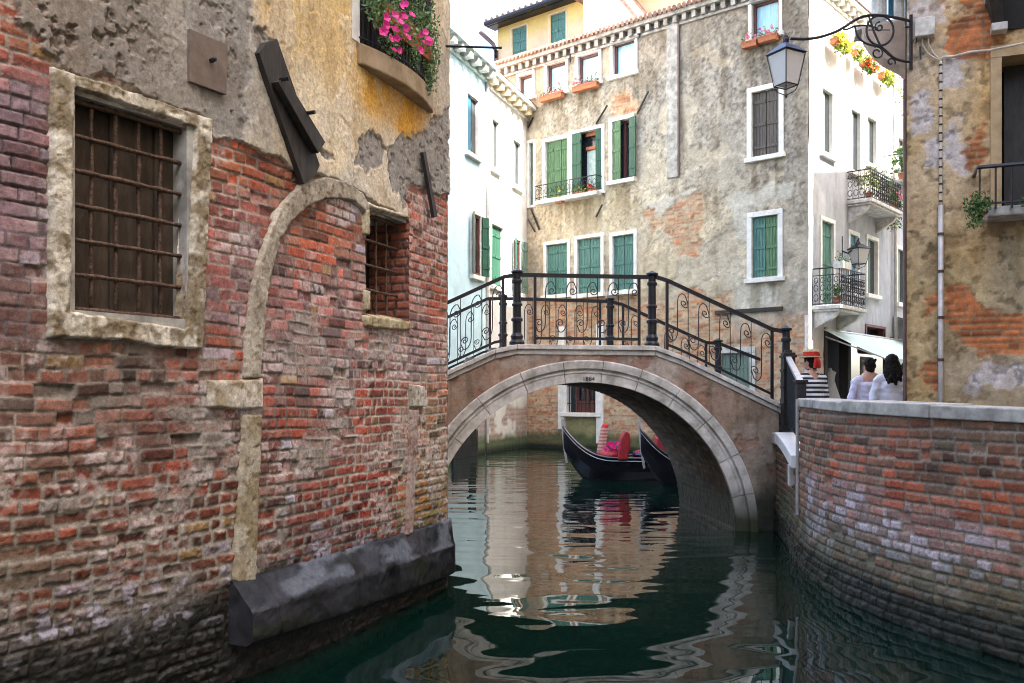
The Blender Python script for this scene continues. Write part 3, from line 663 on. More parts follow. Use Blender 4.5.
def right_wall(S, Z):
    idx, row, d, lx, lz = bricks(S, Z, .225, .074, 31, .013)
    r1, r2, r3, r4 = (h2(idx, row, k) for k in (61, 62, 63, 64))
    fine = fbm(S * 26, Z * 26, 4, 71); mid = fbm(S * 6, Z * 6, 4, 72); big = fbm(S * 1.2, Z * 1.2, 3, 73)
    dd = d + .011 * (fbm(S * 30, Z * 30, 3, 74) - .5)
    face = sstep(.004, .014, dd)
    h = face * ((r1 - .5) * .008 + .007 * (fine - .5) + (r2 - .5) * lx * .01 - (r4 < .03) * .02) - (1 - face) * (.013 + .008 * (mid - .5))
    base = tones(S, Z, ran, .3, 3.0, 19); rgb = base * A3(1.10, 1.0, .88) * (.62 + .76 * r2)[..., None] * (1 + (r3 - .5)[..., None] * A3(.5, -.1, -.3))
    rgb = mix(rgb, rgb * .5, (r1 > .93) * 1.0)
    sp = sstep(.12, -.12, poly_sd(S, Z, salt_poly) + .12 * (mid - .5))
    rgb = mix(rgb, A3(.56, .52, .58), .85 * sp * (r4 > .36 + .35 * (1 - big)) * sstep(.28, .5, fine + .1))
    rgb = mix(rgb, A3(.36, .25, .24), .35 * sp)
    soot = sstep(.45, .7, fbm(S * 1.6, Z * 2.5, 4, 75)) * sstep(-.45, -.15, Z); rgb = mix(rgb, A3(.09, .075, .055), .55 * soot)
    rgb = rgb * (.76 + .5 * fine)[..., None]
    rgb = mix(A3(.24, .20, .16) * (.55 + .9 * mid)[..., None], rgb, face)
    tide = sstep(-1.20, -1.44, Z + .14 * (fbm(S * 3, Z * 3, 4, 76) - .5)); alg = sstep(-.88, -1.18, Z + .25 * (mid - .5))
    rgb = mix(rgb, A3(.06, .075, .035) * (.6 + .8 * fine)[..., None], .62 * alg * sstep(.38, .58, fbm(S * 4, Z * 4, 4, 77) + .1))
    rgb = mix(rgb, A3(.014, .017, .012) * (.5 + fine)[..., None], .95 * tide)
    sh = sstep(-1.15, -1.4, Z); h = h + sh * (.02 + .05 * (mid - .4))
    return h, rgb, mix(np.full(S.shape, .84), np.full(S.shape, .35), tide)
def rmask(S, Z): return Z < np.where(S < sE, -.47 - .10 * np.clip(S / sE, 0, 1), wtop(S) - .085)
facade('brick_face', PR, .05, PR.at(1024)[0] + 3.0, -1.95, 0.0, .0095, right_wall, M['wall'], cwall, mask=rmask)
# coping stones
mb = MB(); se = PR.at(1024)[0] + 3.0; rn = random.Random(4); s = sE - .02
while s < se:
    L_ = rn.uniform(.75, 1.15); e = min(se, s + L_); t0, t1 = float(wtop(s)), float(wtop(e)); j = rn.uniform(-.010, .010)
    mb.fbox(PR, s + .006, e - .006, t0 - .088, t0 + j, -.36, .022 + j, 5, 0, t1 - .088, t1 + j + rn.uniform(-.006, .006)); s = e
mb.build('coping', M['stonegrey'], cwall, bevel=.009)
# body of the parapet behind the bricks, and its return end
mb = MB(); mb.fbox(PR, sE - .015, se, -1.9, -.12, -.34, -.03, 24); mb.fbox(PR, .02, sE - .02, -1.9, -.58, -.34, -.03, 6); mb.build('core', M['stonegrey'], cwall)
mb = MB(); p = PR.pos(sE - .03, 0, .012); mb.tube([(p[0], p[1], -1.15), (p[0], p[1], -.02)], .016, 8); mb.build('downpipe', M['pipe'], cwall)
# white stone string sloping along the recessed stretch, with a hanging stub
mb = MB(); mb.fbox(PR, PR.at(781)[0], sE - .06, -.53, -.41, -.25, .07, 5, 0, -.70, -.57); ws_ = mb.build('stone_string', M['white'], cwall, bevel=.01)
mb = MB(); s_ = PR.at(792)[0]; mb.fbox(PR, s_, s_ + .18, -.92, -.70, -.02, .045); mb.build('stone_stub', M['white'], cwall, bevel=.008)
mb = MB(); s_ = PR.at(776)[0]; mb.fbox(PR, max(.06, s_ - .05), s_ + .35, -.56, -.43, -.25, .05); mb.build('stone_block', M['istria'], cwall, bevel=.01)

# ================================================================== bridge
TH = math.radians(4.0); ax = Vector((math.cos(TH), math.sin(TH), 0)); bx = Vector((-math.sin(TH), math.cos(TH), 0)); BO = Vector((.873, 11.0, 0)); BW = 2.75
PB = Path([(BO - ax * 4.5).to_tuple()[:2], (BO + ax * 4.5).to_tuple()[:2]])
cs, cz = PB.at(585, 536); R0 = PB.at(585, 382.5)[1] - cz; R1 = R0 + .265
bridge = thing('stone_bridge', 'small arched stone footbridge with black wrought iron railings crossing the canal', 'bridge', tuple(BO + Vector((0, 0, WATER))))
top_px = [(400, 396), (447, 371), (495, 349), (517, 344.5), (655, 346), (680, 355), (777, 402), (800, 413)]
topl = [PB.at(*p) for p in top_px]
tS = [p[0] for p in topl]; tZ = [p[1] for p in topl]
def ztop(s): return np.interp(s, tS, tZ)
ban2 = PB.anch([(460, 400, (.33, .20, .13)), (480, 395, (.20, .13, .09)), (455, 430, (.27, .15, .09)), (540, 362, (.30, .19, .14)), (600, 357, (.30, .19, .14)), (500, 370, (.31, .19, .13)), (660, 362, (.42, .36, .31)), (690, 375, (.27, .17, .115)), (720, 395, (.22, .145, .10)), (750, 430, (.20, .135, .09)), (765, 460, (.13, .10, .06)), (770, 500, (.09, .075, .05)), (770, 525, (.04, .05, .025))])
def spandrel(S, Z):
    fine = fbm(S * 22, Z * 22, 4, 81); mid = fbm(S * 5, Z * 5, 4, 82)
    rgb = mix(tones(S, Z, ban2, .35, 3.0, 25), A3(.36, .31, .26), .22 + .3 * sstep(.45, .6, fbm(S * 2, Z * 2, 4, 86))) * (.55 + .9 * fbm(S * 3, Z * 2, 5, 83))[..., None]
    pale = sstep(.06, -.03, poly_sd(S, Z, PB.poly([(498, 357), (530, 354), (545, 354), (515, 366), (500, 366)])) + .08 * (mid - .5)); rgb = mix(rgb, A3(.42, .36, .30), .7 * pale)
    drip = sstep(.55, .75, fbm(S * 8, Z * 1.4, 4, 84)); rgb = mix(rgb, rgb * A3(.5, .48, .42), .6 * drip)
    flake = sstep(.60, .64, fbm(S * 3.5 + 4, Z * 3.5, 5, 85)); rgb = mix(rgb, A3(.25, .11, .07), .55 * flake)
    tide = sstep(-1.0, -1.35, Z + .2 * (mid - .5)); rgb = mix(rgb, A3(.02, .025, .015), .9 * tide)
    return .012 * (mid - .5) + .006 * (fine - .5) - .010 * flake, rgb, mix(np.full(S.shape, .85), np.full(S.shape, .4), tide)
facade('spandrel', PB, .2, PB.at(779)[0], -1.9, .66, .016, spandrel, M['near'], bridge, mask=lambda S, Z: (np.hypot(S - cs, Z - cz) > R0 + .08) & (Z < ztop(S) - .05))
# voussoirs: stepped mouldings, one sweep between each pair of joints
prof = [(R0, -.02), (R0, .045), (R0 + .105, .045), (R0 + .115, .055), (R0 + .13, .055), (R0 + .14, .035), (R0 + .155, .035), (R0 + .165, .075), (R0 + .25, .085), (R1, .080), (R1, -.02)]
mb = MB(); joints = [math.radians(a) for a in (-8, 14, 28, 43, 57, 71, 84.2, 97.5, 112, 128, 143, 158, 172, 188)]
for ja, jb in zip(joints[:-1], joints[1:]):
    n = 10; V = []; Fc = []; g = .0016; o = random.uniform(-.004, .004)
    for k in range(n + 1):
        a = ja + g + (jb - ja - 2 * g) * k / n
        V += [PB.pos(cs + r * math.cos(a), cz + r * math.sin(a), d + o) for r, d in prof]
    m_ = len(prof)
    for k in range(n):
        for i in range(m_): Fc.append((k * m_ + i, (k + 1) * m_ + i, (k + 1) * m_ + (i + 1) % m_, k * m_ + (i + 1) % m_))
    Fc += [tuple(range(m_)), tuple(n * m_ + i for i in range(m_))[::-1]]
    mb.add(V, Fc)
ar = mb.build('arch_ring', M['ringstone'], bridge, bevel=.004)
# vault
def vault():
    nu, nv = 230, 130
    U, Vd = np.meshgrid(np.linspace(math.radians(-6), math.radians(186), nu), np.linspace(-.03, -BW + .03, nv))
    S = U * R0; idx, row, d, lx, lz = bricks(Vd, S, .25, .075, 41, .004); f = sstep(.003, .012, d); r = h2(idx, row, 5); fine = fbm(S * 12, Vd * 12, 4, 9)
    h = .008 * f + .012 * (fine - .5)
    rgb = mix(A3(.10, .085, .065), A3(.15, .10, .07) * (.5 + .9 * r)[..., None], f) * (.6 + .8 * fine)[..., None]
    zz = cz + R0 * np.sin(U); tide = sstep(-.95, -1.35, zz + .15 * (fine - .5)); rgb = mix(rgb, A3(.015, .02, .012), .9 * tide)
    rr = R0 + .012 - h
    s = cs + rr * np.cos(U); z = cz + rr * np.sin(U); x, y = PB.xy(s.ravel()); nx, ny = PB.nrm(s.ravel())
    pos = np.stack([x.reshape(s.shape) + nx.reshape(s.shape) * Vd, y.reshape(s.shape) + ny.reshape(s.shape) * Vd, z], -1)
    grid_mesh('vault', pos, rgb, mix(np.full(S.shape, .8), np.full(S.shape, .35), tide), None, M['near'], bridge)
vault()
# fill between vault and deck as abutment blocks + deck + far face
mb = MB(); N_ = 40
for k in range(N_):
    a0 = math.radians(-6 + 192 * k / N_); a1 = math.radians(-6 + 192 * (k + 1) / N_)
    sA, sB = cs + (R0 + .05) * math.cos(a0), cs + (R0 + .05) * math.cos(a1); zA, zB = cz + (R0 + .05) * math.sin(a0), cz + (R0 + .05) * math.sin(a1)
    tA, tB = float(ztop(sA)) - .06, float(ztop(sB)) - .06
    if sB > sA: sA, sB, zA, zB, tA, tB = sB, sA, zB, zA, tB, tA
    if abs(sA - sB) < .004: continue
    mb.add([PB.pos(sB, zB, -.05), PB.pos(sA, zA, -.05), PB.pos(sA, zA, -BW), PB.pos(sB, zB, -BW), PB.pos(sB, tB, -.05), PB.pos(sA, tA, -.05), PB.pos(sA, tA, -BW), PB.pos(sB, tB, -BW)], [(3, 2, 1, 0), (4, 5, 6, 7), (0, 1, 5, 4), (2, 3, 7, 6)])
mb.fbox(PB, cs + R0 + .05, PB.at(780)[0], -1.9, float(ztop(cs + R0)) - .06, -BW, -.05, 1, 0, -1.9, float(ztop(PB.at(780)[0])) - .06)
mb.fbox(PB, .2, cs - R0 - .05, -1.9, float(ztop(.2)) - .06, -BW, -.05, 1, 0, -1.9, float(ztop(cs - R0)) - .06)
mb.build('masonry_fill', M['stonegrey'], bridge)
# coping / kerb stones on both edges
def kerb(name, d0, d1, mt):
    mb = MB()
    for (sa, za), (sb, zb) in zip(topl[:-1], topl[1:]):
        mb.fbox(PB, sa + .002, sb - .002, za - .055, za, d0, d1 + .055, 1, 0, zb - .055, zb); mb.fbox(PB, sa + .002, sb - .002, za - .115, za - .058, d0, d1 + .02, 1, 0, zb - .115, zb - .058)
    return mb.build(name, mt, bridge, bevel=.006)
kerb('kerb', -.34, 0.0, M['istria']); kerb('kerb', -BW, -BW + .32, M['istria'])
# date cut into the keystone
cu = bpy.data.curves.new('date', 'FONT'); cu.body = '1884'; cu.size = .075; cu.extrude = .002; cu.align_x = 'CENTER'; cu.materials.append(M['iron'])
tmp = bpy.data.objects.new('tmp', cu); dme = bpy.data.meshes.new_from_object(tmp); bpy.data.objects.remove(tmp); dt = bpy.data.objects.new('date', dme); link(dt, ar); s, z = PB.at(588, 381.0); p = Vector(PB.pos(s, z, .049)) - Vector(ORG[ar.name]); dt.location = p; dt.rotation_euler = (PI / 2, 0, TH)

# ---- iron railings
def spiral(c, r0, a0, turns, n, sgn, ux, uz):
    out = []
    for k in range(n + 1):
        t = k / n; r = r0 * (1 - .80 * t); a = a0 + sgn * turns * 2 * PI * t
        out.append((c[0] + r * math.cos(a), c[1] + r * math.sin(a)))
    return out
def scroll_unit(h, w):                   # (x, y) polylines in the panel: an S bar with curls at both ends
    r = w * .21
    top = [(0, h * .30 + (h * .44) * k / 6) for k in range(7)]
    top += [(r * 1.25 * (1 - math.cos(PI * k / 8)), h * .74 + (h * .17) * math.sin(PI * k / 8)) for k in range(1, 6)]
    cx, cy = r * 1.45, h * .76
    sp = spiral((cx, cy), r * .95, .35, -1.35, 16, 1, 1, 1)
    bot = [(-x, h - y) for x, y in top[1:] + sp]
    return bot[::-1] + top + sp
def column(mb, p, hgt, r=.054):
    mb.lathe(p, [(r * 1.7, 0), (r * 1.7, .03), (r * 1.25, .06), (r * 1.45, .10), (r * 1.0, .14), (r * 1.0, hgt * .30), (r * 1.3, hgt * .31), (r * 1.3, hgt * .34), (r * .95, hgt * .36), (r * .95, hgt * .50), (r * 1.2, hgt * .51), (r * 1.2, hgt * .535), (r * .92, hgt * .55),
        (r * .86, hgt * .80), (r * 1.15, hgt * .81), (r * 1.15, hgt * .84), (r * .86, hgt * .86), (r * .86, hgt * .93), (r * 1.35, hgt * .945), (r * 1.35, hgt * .965), (r * .7, hgt * .985), (r * .3, hgt)], 14)
def railing(dd, bottoms, tops, posts, panels, label=None):
    bS, bZ = zip(*bottoms); uS, uZ = zip(*tops)
    zb = lambda s: float(np.interp(s, bS, bZ)); zt = lambda s: float(np.interp(s, uS, uZ))
    mb = MB()
    for (a, za), (b, zb_) in zip(tops[:-1], tops[1:]): mb.fbox(PB, a, b, za - .045, za, dd - .026, dd + .026, 1, 0, zb_ - .045, zb_)
    rl = mb.build('railing', M['iron'], bridge)
    for s in posts:
        mb = MB(); z0 = zb(s); column(mb, PB.pos(s, z0, dd), zt(s) + .055 - z0); mb.build('post', M['iron'], rl, smooth=False)
    sc = MB()
    for (sa, sb) in panels:
        for s in (sa, sb): sc.fbox(PB, s - .017, s + .017, zb(s), zt(s) - .02, dd - .015, dd + .015)
        n = max(3, int((sb - sa) / .1))
        for k in range(n):
            a = sa + (sb - sa) * k / n; b = sa + (sb - sa) * (k + 1) / n; sc.fbox(PB, a, b, zb(a) + .065, zb(a) + .098, dd - .012, dd + .012, 1, 0, zb(b) + .065, zb(b) + .098)
        u = max(1, round((sb - sa) / .27)); wv = (sb - sa) / u
        for k in range(u):
            for off, straight in ((.5, False), (1.0, True)):
                s = sa + (k + off) * wv
                if straight and k == u - 1: continue
                h_ = zt(s) - .028 - zb(s) - .09
                if straight: sc.tube([PB.pos(s, zb(s) + .09, dd), PB.pos(s, zt(s) - .028, dd)], .0052, 5)
                else:
                    pts = []
                    for (x, y) in scroll_unit(h_, wv):
                        q = s + x; pts.append(PB.pos(q, zb(q) + .09 + y * (zt(q) - zb(q) - .118) / h_, dd))
                    sc.tube(pts, .0068, 5)
    sc.build('scrollwork', M['iron'], rl)
    return rl
d_f = -.13
def sh(px, py, Y):    # front-rail measurements are taken on the railing's own plane, a little behind the face
    return px
PF = Path([(BO - ax * 4.5 + bx * .13).to_tuple()[:2], (BO + ax * 4.5 + bx * .13).to_tuple()[:2]])
ft = [PF.at(*p) for p in ((420, 314), (446, 301.5), (504, 275), (517, 273), (657, 275.5), (668, 279), (772, 327.5), (786, 330))]
fb = [(a, float(ztop(a)) + .005) for a in tS]
railing(d_f, fb, ft, [PF.at(517)[0], PF.at(652)[0], PF.at(786)[0]], [(PF.at(418)[0], PF.at(503)[0]), (PF.at(535)[0], PF.at(639)[0]), (PF.at(667)[0], PF.at(772)[0])])
d_b = -BW + .14
PK = Path([(BO - ax * 4.5 - bx * d_b).to_tuple()[:2], (BO + ax * 4.5 - bx * d_b).to_tuple()[:2]])
kt = [PK.at(*p) for p in ((405, 337), (447, 316), (487, 297.5), (502, 297), (610, 300), (622, 303), (706, 341), (719, 342), (760, 358))]
kz = [(s, z - .86) for s, z in kt]
railing(d_b, kz, kt, [PK.at(503)[0], PK.at(610)[0], PK.at(718)[0]], [(PK.at(425)[0], PK.at(490)[0]), (PK.at(516)[0], PK.at(600)[0]), (PK.at(623)[0], PK.at(706)[0])])
# deck and steps down on the campo side
mb = MB(); sl_, sr_ = tS[3], tS[4]
mb.fbox(PB, sl_ - .3, sr_ + .2, .40, float(ztop(sl_)) - .02, -BW + .34, -.35)
for k in range(9):
    a = sr_ + .2 + k * .30; mb.fbox(PB, a, a + .30, float(ztop(a)) - .30, float(ztop(a)) - .07, -BW + .33, -.355)
    b = sl_ - .3 - k * .30; mb.fbox(PB, b - .30, b, float(ztop(b)) - .30, float(ztop(b)) - .07, -BW + .33, -.355)
mb.build('deck', M['paving'], bridge)
# newel and the short flight of railing turning down towards the quay
nw = Vector(PB.pos(PB.at(788)[0], 0, .02)); p1 = Vector(W(788, 0, 11.0)); p2 = Vector(W(800.5, 0, 9.15))
mb = MB(); c = p1
for (hw, a, b) in ((.085, -.40, -.34), (.068, -.34, .50), (.085, .47, .50), (.07, .50, .53), (.04, .53, .56)): mb.box((c.x - hw, c.y - hw, a), (c.x + hw, c.y + hw, b))
for a in (-.1, .1, .3): mb.box((c.x - .078, c.y - .078, a), (c.x + .078, c.y + .078, a + .035))
sr = mb.build('stair_railing', M['iron'], bridge, bevel=.004)
mb = MB(); mb.box((p2.x - .045, p2.y - .045, -.30), (p2.x + .045, p2.y + .045, .14)); mb.box((p2.x - .06, p2.y - .06, .14), (p2.x + .06, p2.y + .06, .17)); mb.build('post', M['iron'], sr, bevel=.004)
mb = MB(); dv = (p2 - p1)
def lp_(t, z0, z1): q = p1 + dv * t; return Vector((q.x, q.y, z0 + (z1 - z0) * t))
side = Vector((dv.y, -dv.x, 0)).normalized() * .03
def rail2(mb, a0, a1, th, w_=1.0):
    A, B_ = lp_(.02, a0, a1), lp_(.98, a0, a1); s_ = side * w_; u = Vector((0, 0, th)); mb.hexa([A - s_, A + s_, B_ + s_, B_ - s_, A - s_ + u, A + s_ + u, B_ + s_ + u, B_ - s_ + u])
rail2(mb, -.33, -.42, .03, .5)
for k in range(1, 11):
    t = k / 11; a = lp_(t, -.32, -.40); b = lp_(t, .46, .12); mb.tube([a, b], .026, 6)
mb.build('baluster_panel', M['iron'], sr)
mb = MB(); rail2(mb, .46, .13, .035, 1.0); mb.build('handrail', M['pipe'], sr)
# ================================================================== windows for the farther houses
def shutter_mb(mb, P, s0, s1, z0, z1, d, th=.04, n=4, ang=0.0, hinge=0):
    # planked leaf; ang swings it outwards about its hinge side (0 = s0, 1 = s1)
    w = s1 - s0; hs = s0 if hinge == 0 else s1
    def pt(u, z, dd):
        v = u if hinge == 0 else u - w
        ca, sa = math.cos(ang), math.sin(ang)
        if hinge == 0: return P.pos(hs + v * ca - dd * sa, z, d + abs(v) * sa + dd * ca)
        return P.pos(hs + v * ca + dd * sa, z, d + abs(v) * sa + dd * ca)
    for k in range(n):
        a = w * k / n + .004; b = w * (k + 1) / n - .004
        mb.hexa([pt(a, z0, 0), pt(b, z0, 0), pt(b, z0, th), pt(a, z0, th), pt(a, z1, 0), pt(b, z1, 0), pt(b, z1, th), pt(a, z1, th)])
    for t in (.15, .5, .85):
        z = z0 + (z1 - z0) * t; mb.hexa([pt(.01, z - .04, th), pt(w - .01, z - .04, th), pt(w - .01, z - .04, th + .018), pt(.01, z - .04, th + .018), pt(.01, z + .04, th), pt(w - .01, z + .04, th), pt(w - .01, z + .04, th + .018), pt(.01, z + .04, th + .018)])
HOLES = {}
def win(P, parent, x0, x1, y0, y1, kind, sm='green', sw=.13, sill=True, trim='white', depth=.22, leaves=2, label=None, sm2=None, proud=.035):
    s0, s1 = P.at(x0)[0], P.at(x1)[0]; xm = P.at((x0 + x1) / 2)[0]
    z1, z0 = P.at((x0 + x1) / 2, y0)[1], P.at((x0 + x1) / 2, y1)[1]
    HOLES.setdefault(parent.name + str(id(P)), []).append((s0, s1, z0, z1))
    mb = MB()
    mb.fbox(P, s0 - sw, s0, z0 - .02, z1, -depth, proud); mb.fbox(P, s1, s1 + sw, z0 - .02, z1, -depth, proud); mb.fbox(P, s0 - sw, s1 + sw, z1, z1 + sw, -depth, proud + .004)
    if not sill: mb.fbox(P, s0 - sw, s1 + sw, z0 - .02 - sw * .6, z0 - .02, -depth, proud)
    w = mb.build('window', M[trim], parent, bevel=.008)
    if label: w['label'] = label
    if sill:
        mb = MB(); mb.fbox(P, s0 - sw - .05, s1 + sw + .05, z0 - .14, z0 - .02, -depth, .11); mb.build('sill', M[trim], w, bevel=.008)
    mb = MB(); mb.fbox(P, s0 - .02, s1 + .02, z0 - .03, z1 + .02, -depth - .03, -depth)
    mb.build('pane', M['curtain' if kind == 'sash' else 'glass'], w)
    W_ = s1 - s0
    if kind in ('sash', 'half', 'open'):
        mb = MB(); f = .07
        mb.fbox(P, s0, s0 + f, z0, z1, -depth + .002, -depth + .07); mb.fbox(P, s1 - f, s1, z0, z1, -depth + .002, -depth + .07); mb.fbox(P, s0 + f, s1 - f, z1 - f, z1, -depth + .002, -depth + .07); mb.fbox(P, s0 + f, s1 - f, z0 - .02, z0 + f, -depth + .002, -depth + .07)
        if kind != 'sash': mb.fbox(P, xm - .04, xm + .04, z0 + f, z1 - f, -depth + .002, -depth + .06)
        mb.build('sash', M['brownframe'], w)
    if kind == 'closed':
        for k in range(leaves):
            mb = MB(); a = s0 + W_ * k / leaves; shutter_mb(mb, P, a + .006, a + W_ / leaves - .006, z0 - .01, z1 - .01, -.10); mb.build('shutter', M[sm2 if (sm2 and k == leaves - 1) else sm], w)
    if kind == 'half':
        mb = MB(); shutter_mb(mb, P, s0 + .005, s0 + W_ * .52, z0, z1 - .01, -.05, ang=.25); mb.build('shutter', M[sm], w)
        mb = MB(); shutter_mb(mb, P, s1 - .01, s1 + W_ * .40, z0, z1 - .01, .045, n=3, ang=.25); mb.build('shutter', M[sm2 or sm], w)
    if kind == 'open':
        mb = MB(); shutter_mb(mb, P, s0 - W_ * .46, s0 - .01, z0, z1 - .01, .045, n=3, ang=.45, hinge=1); mb.build('shutter', M[sm], w)
        mb = MB(); shutter_mb(mb, P, s1 + .01, s1 + W_ * .46, z0, z1 - .01, .045, n=3, ang=.45); mb.build('shutter', M[sm2 or sm], w)
    if kind == 'slit':
        mb = MB(); mb.fbox(P, s0 + .01, s0 + W_ * .5, z0, z1, -depth + .005, -depth + .03); mb.build('shutter', M[sm], w)
    return w
def holes(P, parent): return HOLES.get(parent.name + str(id(P)), [])
def opening(P, parent, x0, x1, y0, y1): # a plain hole
    s0, s1 = P.at(x0)[0], P.at(x1)[0]; z1, z0 = P.at((x0 + x1) / 2, y0)[1], P.at((x0 + x1) / 2, y1)[1]
    HOLES.setdefault(parent.name + str(id(P)), []).append((s0, s1, z0, z1)); return s0, s1, z0, z1
def flower_box(name, P, x0, x1, ytop, label, leafm, flm, seed, d=.16, group='flower boxes on the grey house', nfl=26, boxm='terracotta', hgt=.16, hang=0):
    s0, z = P.at(x0, ytop); s1 = P.at(x1)[0]; z = P.at((x0 + x1) / 2, ytop)[1]
    t = thing(name, label, 'flower box', P.pos((s0 + s1) / 2, z - hgt, d), group); rn = random.Random(seed)
    mb = MB(); mb.fbox(P, s0, s1, z - hgt, z, d - .09, d + .09); mb.fbox(P, s0 - .012, s1 + .012, z - .03, z + .004, d - .1, d + .1); mb.build('planter', M[boxm], t)
    mb = MB(); fb = MB(); L_ = s1 - s0
    for _ in range(int((240 + 420 * hang) * L_)):
        u = rn.random() if not hang else min(1, max(0, rn.gauss(.42, .22))); leaf_mb(mb, P.pos(s0 + L_ * u, z + abs(rn.gauss(0, .09)) * (1 + .5 * hang) - hang * rn.random() * .35, d + rn.gauss(0, .08) + hang * .08), .07 * (1 + .4 * hang), rn)
    for _ in range(int(nfl * L_)):
        nx, ny = P.nrm(s0); flower_mb(fb, P.pos(s0 + L_ * rn.random(), z + .02 + abs(rn.gauss(0, .09)) * (1 + .6 * hang) - hang * rn.random() * .3, d + rn.uniform(-.02, .14) + hang * .10), .085 * (1 + .3 * hang), rn, (float(nx), float(ny), .3))
    mb.build('foliage', M[leafm], t); fb.build('blossom', M[flm], t); return t

# ================================================================== grey corner house
GC = Vector((7.6, 23.6, 0)); gd = Vector((-1.17, 1, 0)).normalized(); gs = Vector((.853, 1, 0)).normalized()
PG = Path([(GC + gd * 10.5).to_tuple()[:2], GC.to_tuple()[:2]]); PS = Path([GC.to_tuple()[:2], (GC + gs * 11).to_tuple()[:2]])
grey = thing('corner_house', 'tall grey rendered corner house with green shutters facing the canal behind the bridge', 'house', (GC.x, GC.y, WATER))
EAVE = 10.85
# top row of small windows
for (x0, x1, y0, y1) in ((519, 532.5, 75, 97), (547, 566, 63, 92), (578, 599, 54, 83), (613, 635, 41, 73), (752, 779, 0, 35)):
    win(PG, grey, x0, x1, y0, y1, 'sash', sw=.10, depth=.16, label='small upper window with brown sash and blue curtain')
win(PG, grey, 545.5, 568, 140, 197, 'closed', 'green', leaves=3, sw=.12)
w2 = win(PG, grey, 572.5, 602, 131, 192, 'open_', 'dkgreen', sw=.10, label='window with shutters swung open above small balcony')
s0, s1, z0, z1 = HOLES[grey.name + str(id(PG))][-1]
mb = MB(); shutter_mb(mb, PG, s0 + .01, s0 + (s1 - s0) * .36, z0, z1 - .02, -.02, ang=.2, n=2); mb.build('shutter', M['dkgreen'], w2)
mb = MB(); shutter_mb(mb, PG, s1 - (s1 - s0) * .2, s1 - .01, z0, z1 - .02, -.04, ang=.3, hinge=1, n=2); mb.build('shutter', M['dkgreen'], w2)
mb = MB(); mb.fbox(PG, s0 + (s1 - s0) * .38, s1 - .1, z1 - .13, z1 - .03, -.2, -.12); mb.fbox(PG, s0 + (s1 - s0) * .38, s1 - .1, z1 - .55, z1 - .45, -.2, -.12); mb.fbox(PG, s1 - .30, s1 - .2, z0, z1 - .13, -.2, -.12); mb.build('inner_frame', M['terracotta'], w2)
mb = MB(); mb.fbox(PG, s0 + (s1 - s0) * .38, s1 - .31, z0, z1 - .56, -.215, -.19); mb.build('curtain', M['pale'], w2)
win(PG, grey, 612.5, 631, 120, 179, 'half', 'green', sm2='dkgreen', sw=.12)
win(PG, grey, 529.5, 533.5, 143, 205, 'closed', 'sage', sw=.10, leaves=1, sill=False)
win(PG, grey, 752, 779, 90, 155, 'closed', 'greyshutter', sw=.14, leaves=2, label='window with weathered brown shutters closed')
win(PG, grey, 546.5, 567.5, 244, 294, 'closed', 'teal', sw=.11)
win(PG, grey, 577.5, 601, 238, 293, 'closed', 'teal', sw=.11)
win(PG, grey, 613, 634, 235, 290, 'closed', 'teal', sw=.11)
win(PG, grey, 752, 778, 216, 277, 'closed', 'teal', sm2='green', sw=.14)
win(PG, grey, 721, 750, 353, 440, 'closed', 'sage', sw=.16, sill=False, trim='istria', label='sage green ground floor door leaf behind the bridge railing')
wg = win(PG, grey, 567, 596, 360, 412, 'open_', sw=.16, trim='white', label='barred ground floor window above the water')
s0, s1, z0, z1 = HOLES[grey.name + str(id(PG))][-1]
mb = MB()
for k in range(3):
    a = s0 + .30 + (s1 - s0 - .35) * k / 2.0; mb.fbox(PG, a - .05, a + .05, z0, z1, -.20, -.13)
mb.fbox(PG, s0 + .25, s1, z0, z0 + .35, -.20, -.15); mb.build('sash', M['brownframe'], wg)
mb = MB()
for k in range(7): a = s0 + (s1 - s0) * (k + .5) / 7; mb.tube([PG.pos(a, z0, -.02), PG.pos(a, z1, -.02)], .014, 5)
for k in range(3): z = z0 + (z1 - z0) * (k + .5) / 3; mb.tube([PG.pos(s0, z, -.02), PG.pos(s1, z, -.02)], .014, 5)
mb.build('grille', M['iron'], wg)
for x in (562, 600.5):
    mb = MB(); s = PG.at(x)[0]; mb.fbox(PG, s - .12, s + .12, -1.40 if x > 580 else -1.0, 2.2, -.1, .06); mb.build('jamb', M['white'], wg)

gan = PG.anch([(540, 110, (.27, .245, .20)), (540, 180, (.36, .31, .23)), (590, 110, (.27, .245, .20)), (650, 100, (.25, .23, .195)), (720, 60, (.24, .22, .185)), (720, 140, (.27, .245, .20)), (795, 60, (.22, .20, .17)), (795, 150, (.24, .215, .175)), (600, 215, (.44, .38, .26)), (660, 190, (.42, .37, .28)), (640, 160, (.38, .34, .27)),
    (700, 220, (.44, .37, .26)), (720, 270, (.38, .32, .22)), (650, 280, (.46, .38, .26)), (795, 230, (.25, .22, .17)), (795, 290, (.27, .24, .19)), (740, 295, (.42, .39, .32)), (710, 180, (.31, .275, .22)), (530, 250, (.42, .33, .22)),
    (700, 330, (.48, .38, .24)), (760, 345, (.40, .22, .12)), (800, 340, (.42, .20, .10)), (580, 320, (.40, .20, .12)), (640, 320, (.46, .36, .24)), (545, 320, (.38, .22, .14)), (545, 400, (.36, .20, .14)), (540, 430, (.22, .13, .10)), (582, 425, (.25, .23, .12)), (620, 410, (.46, .28, .17)), (640, 420, (.42, .22, .12))])
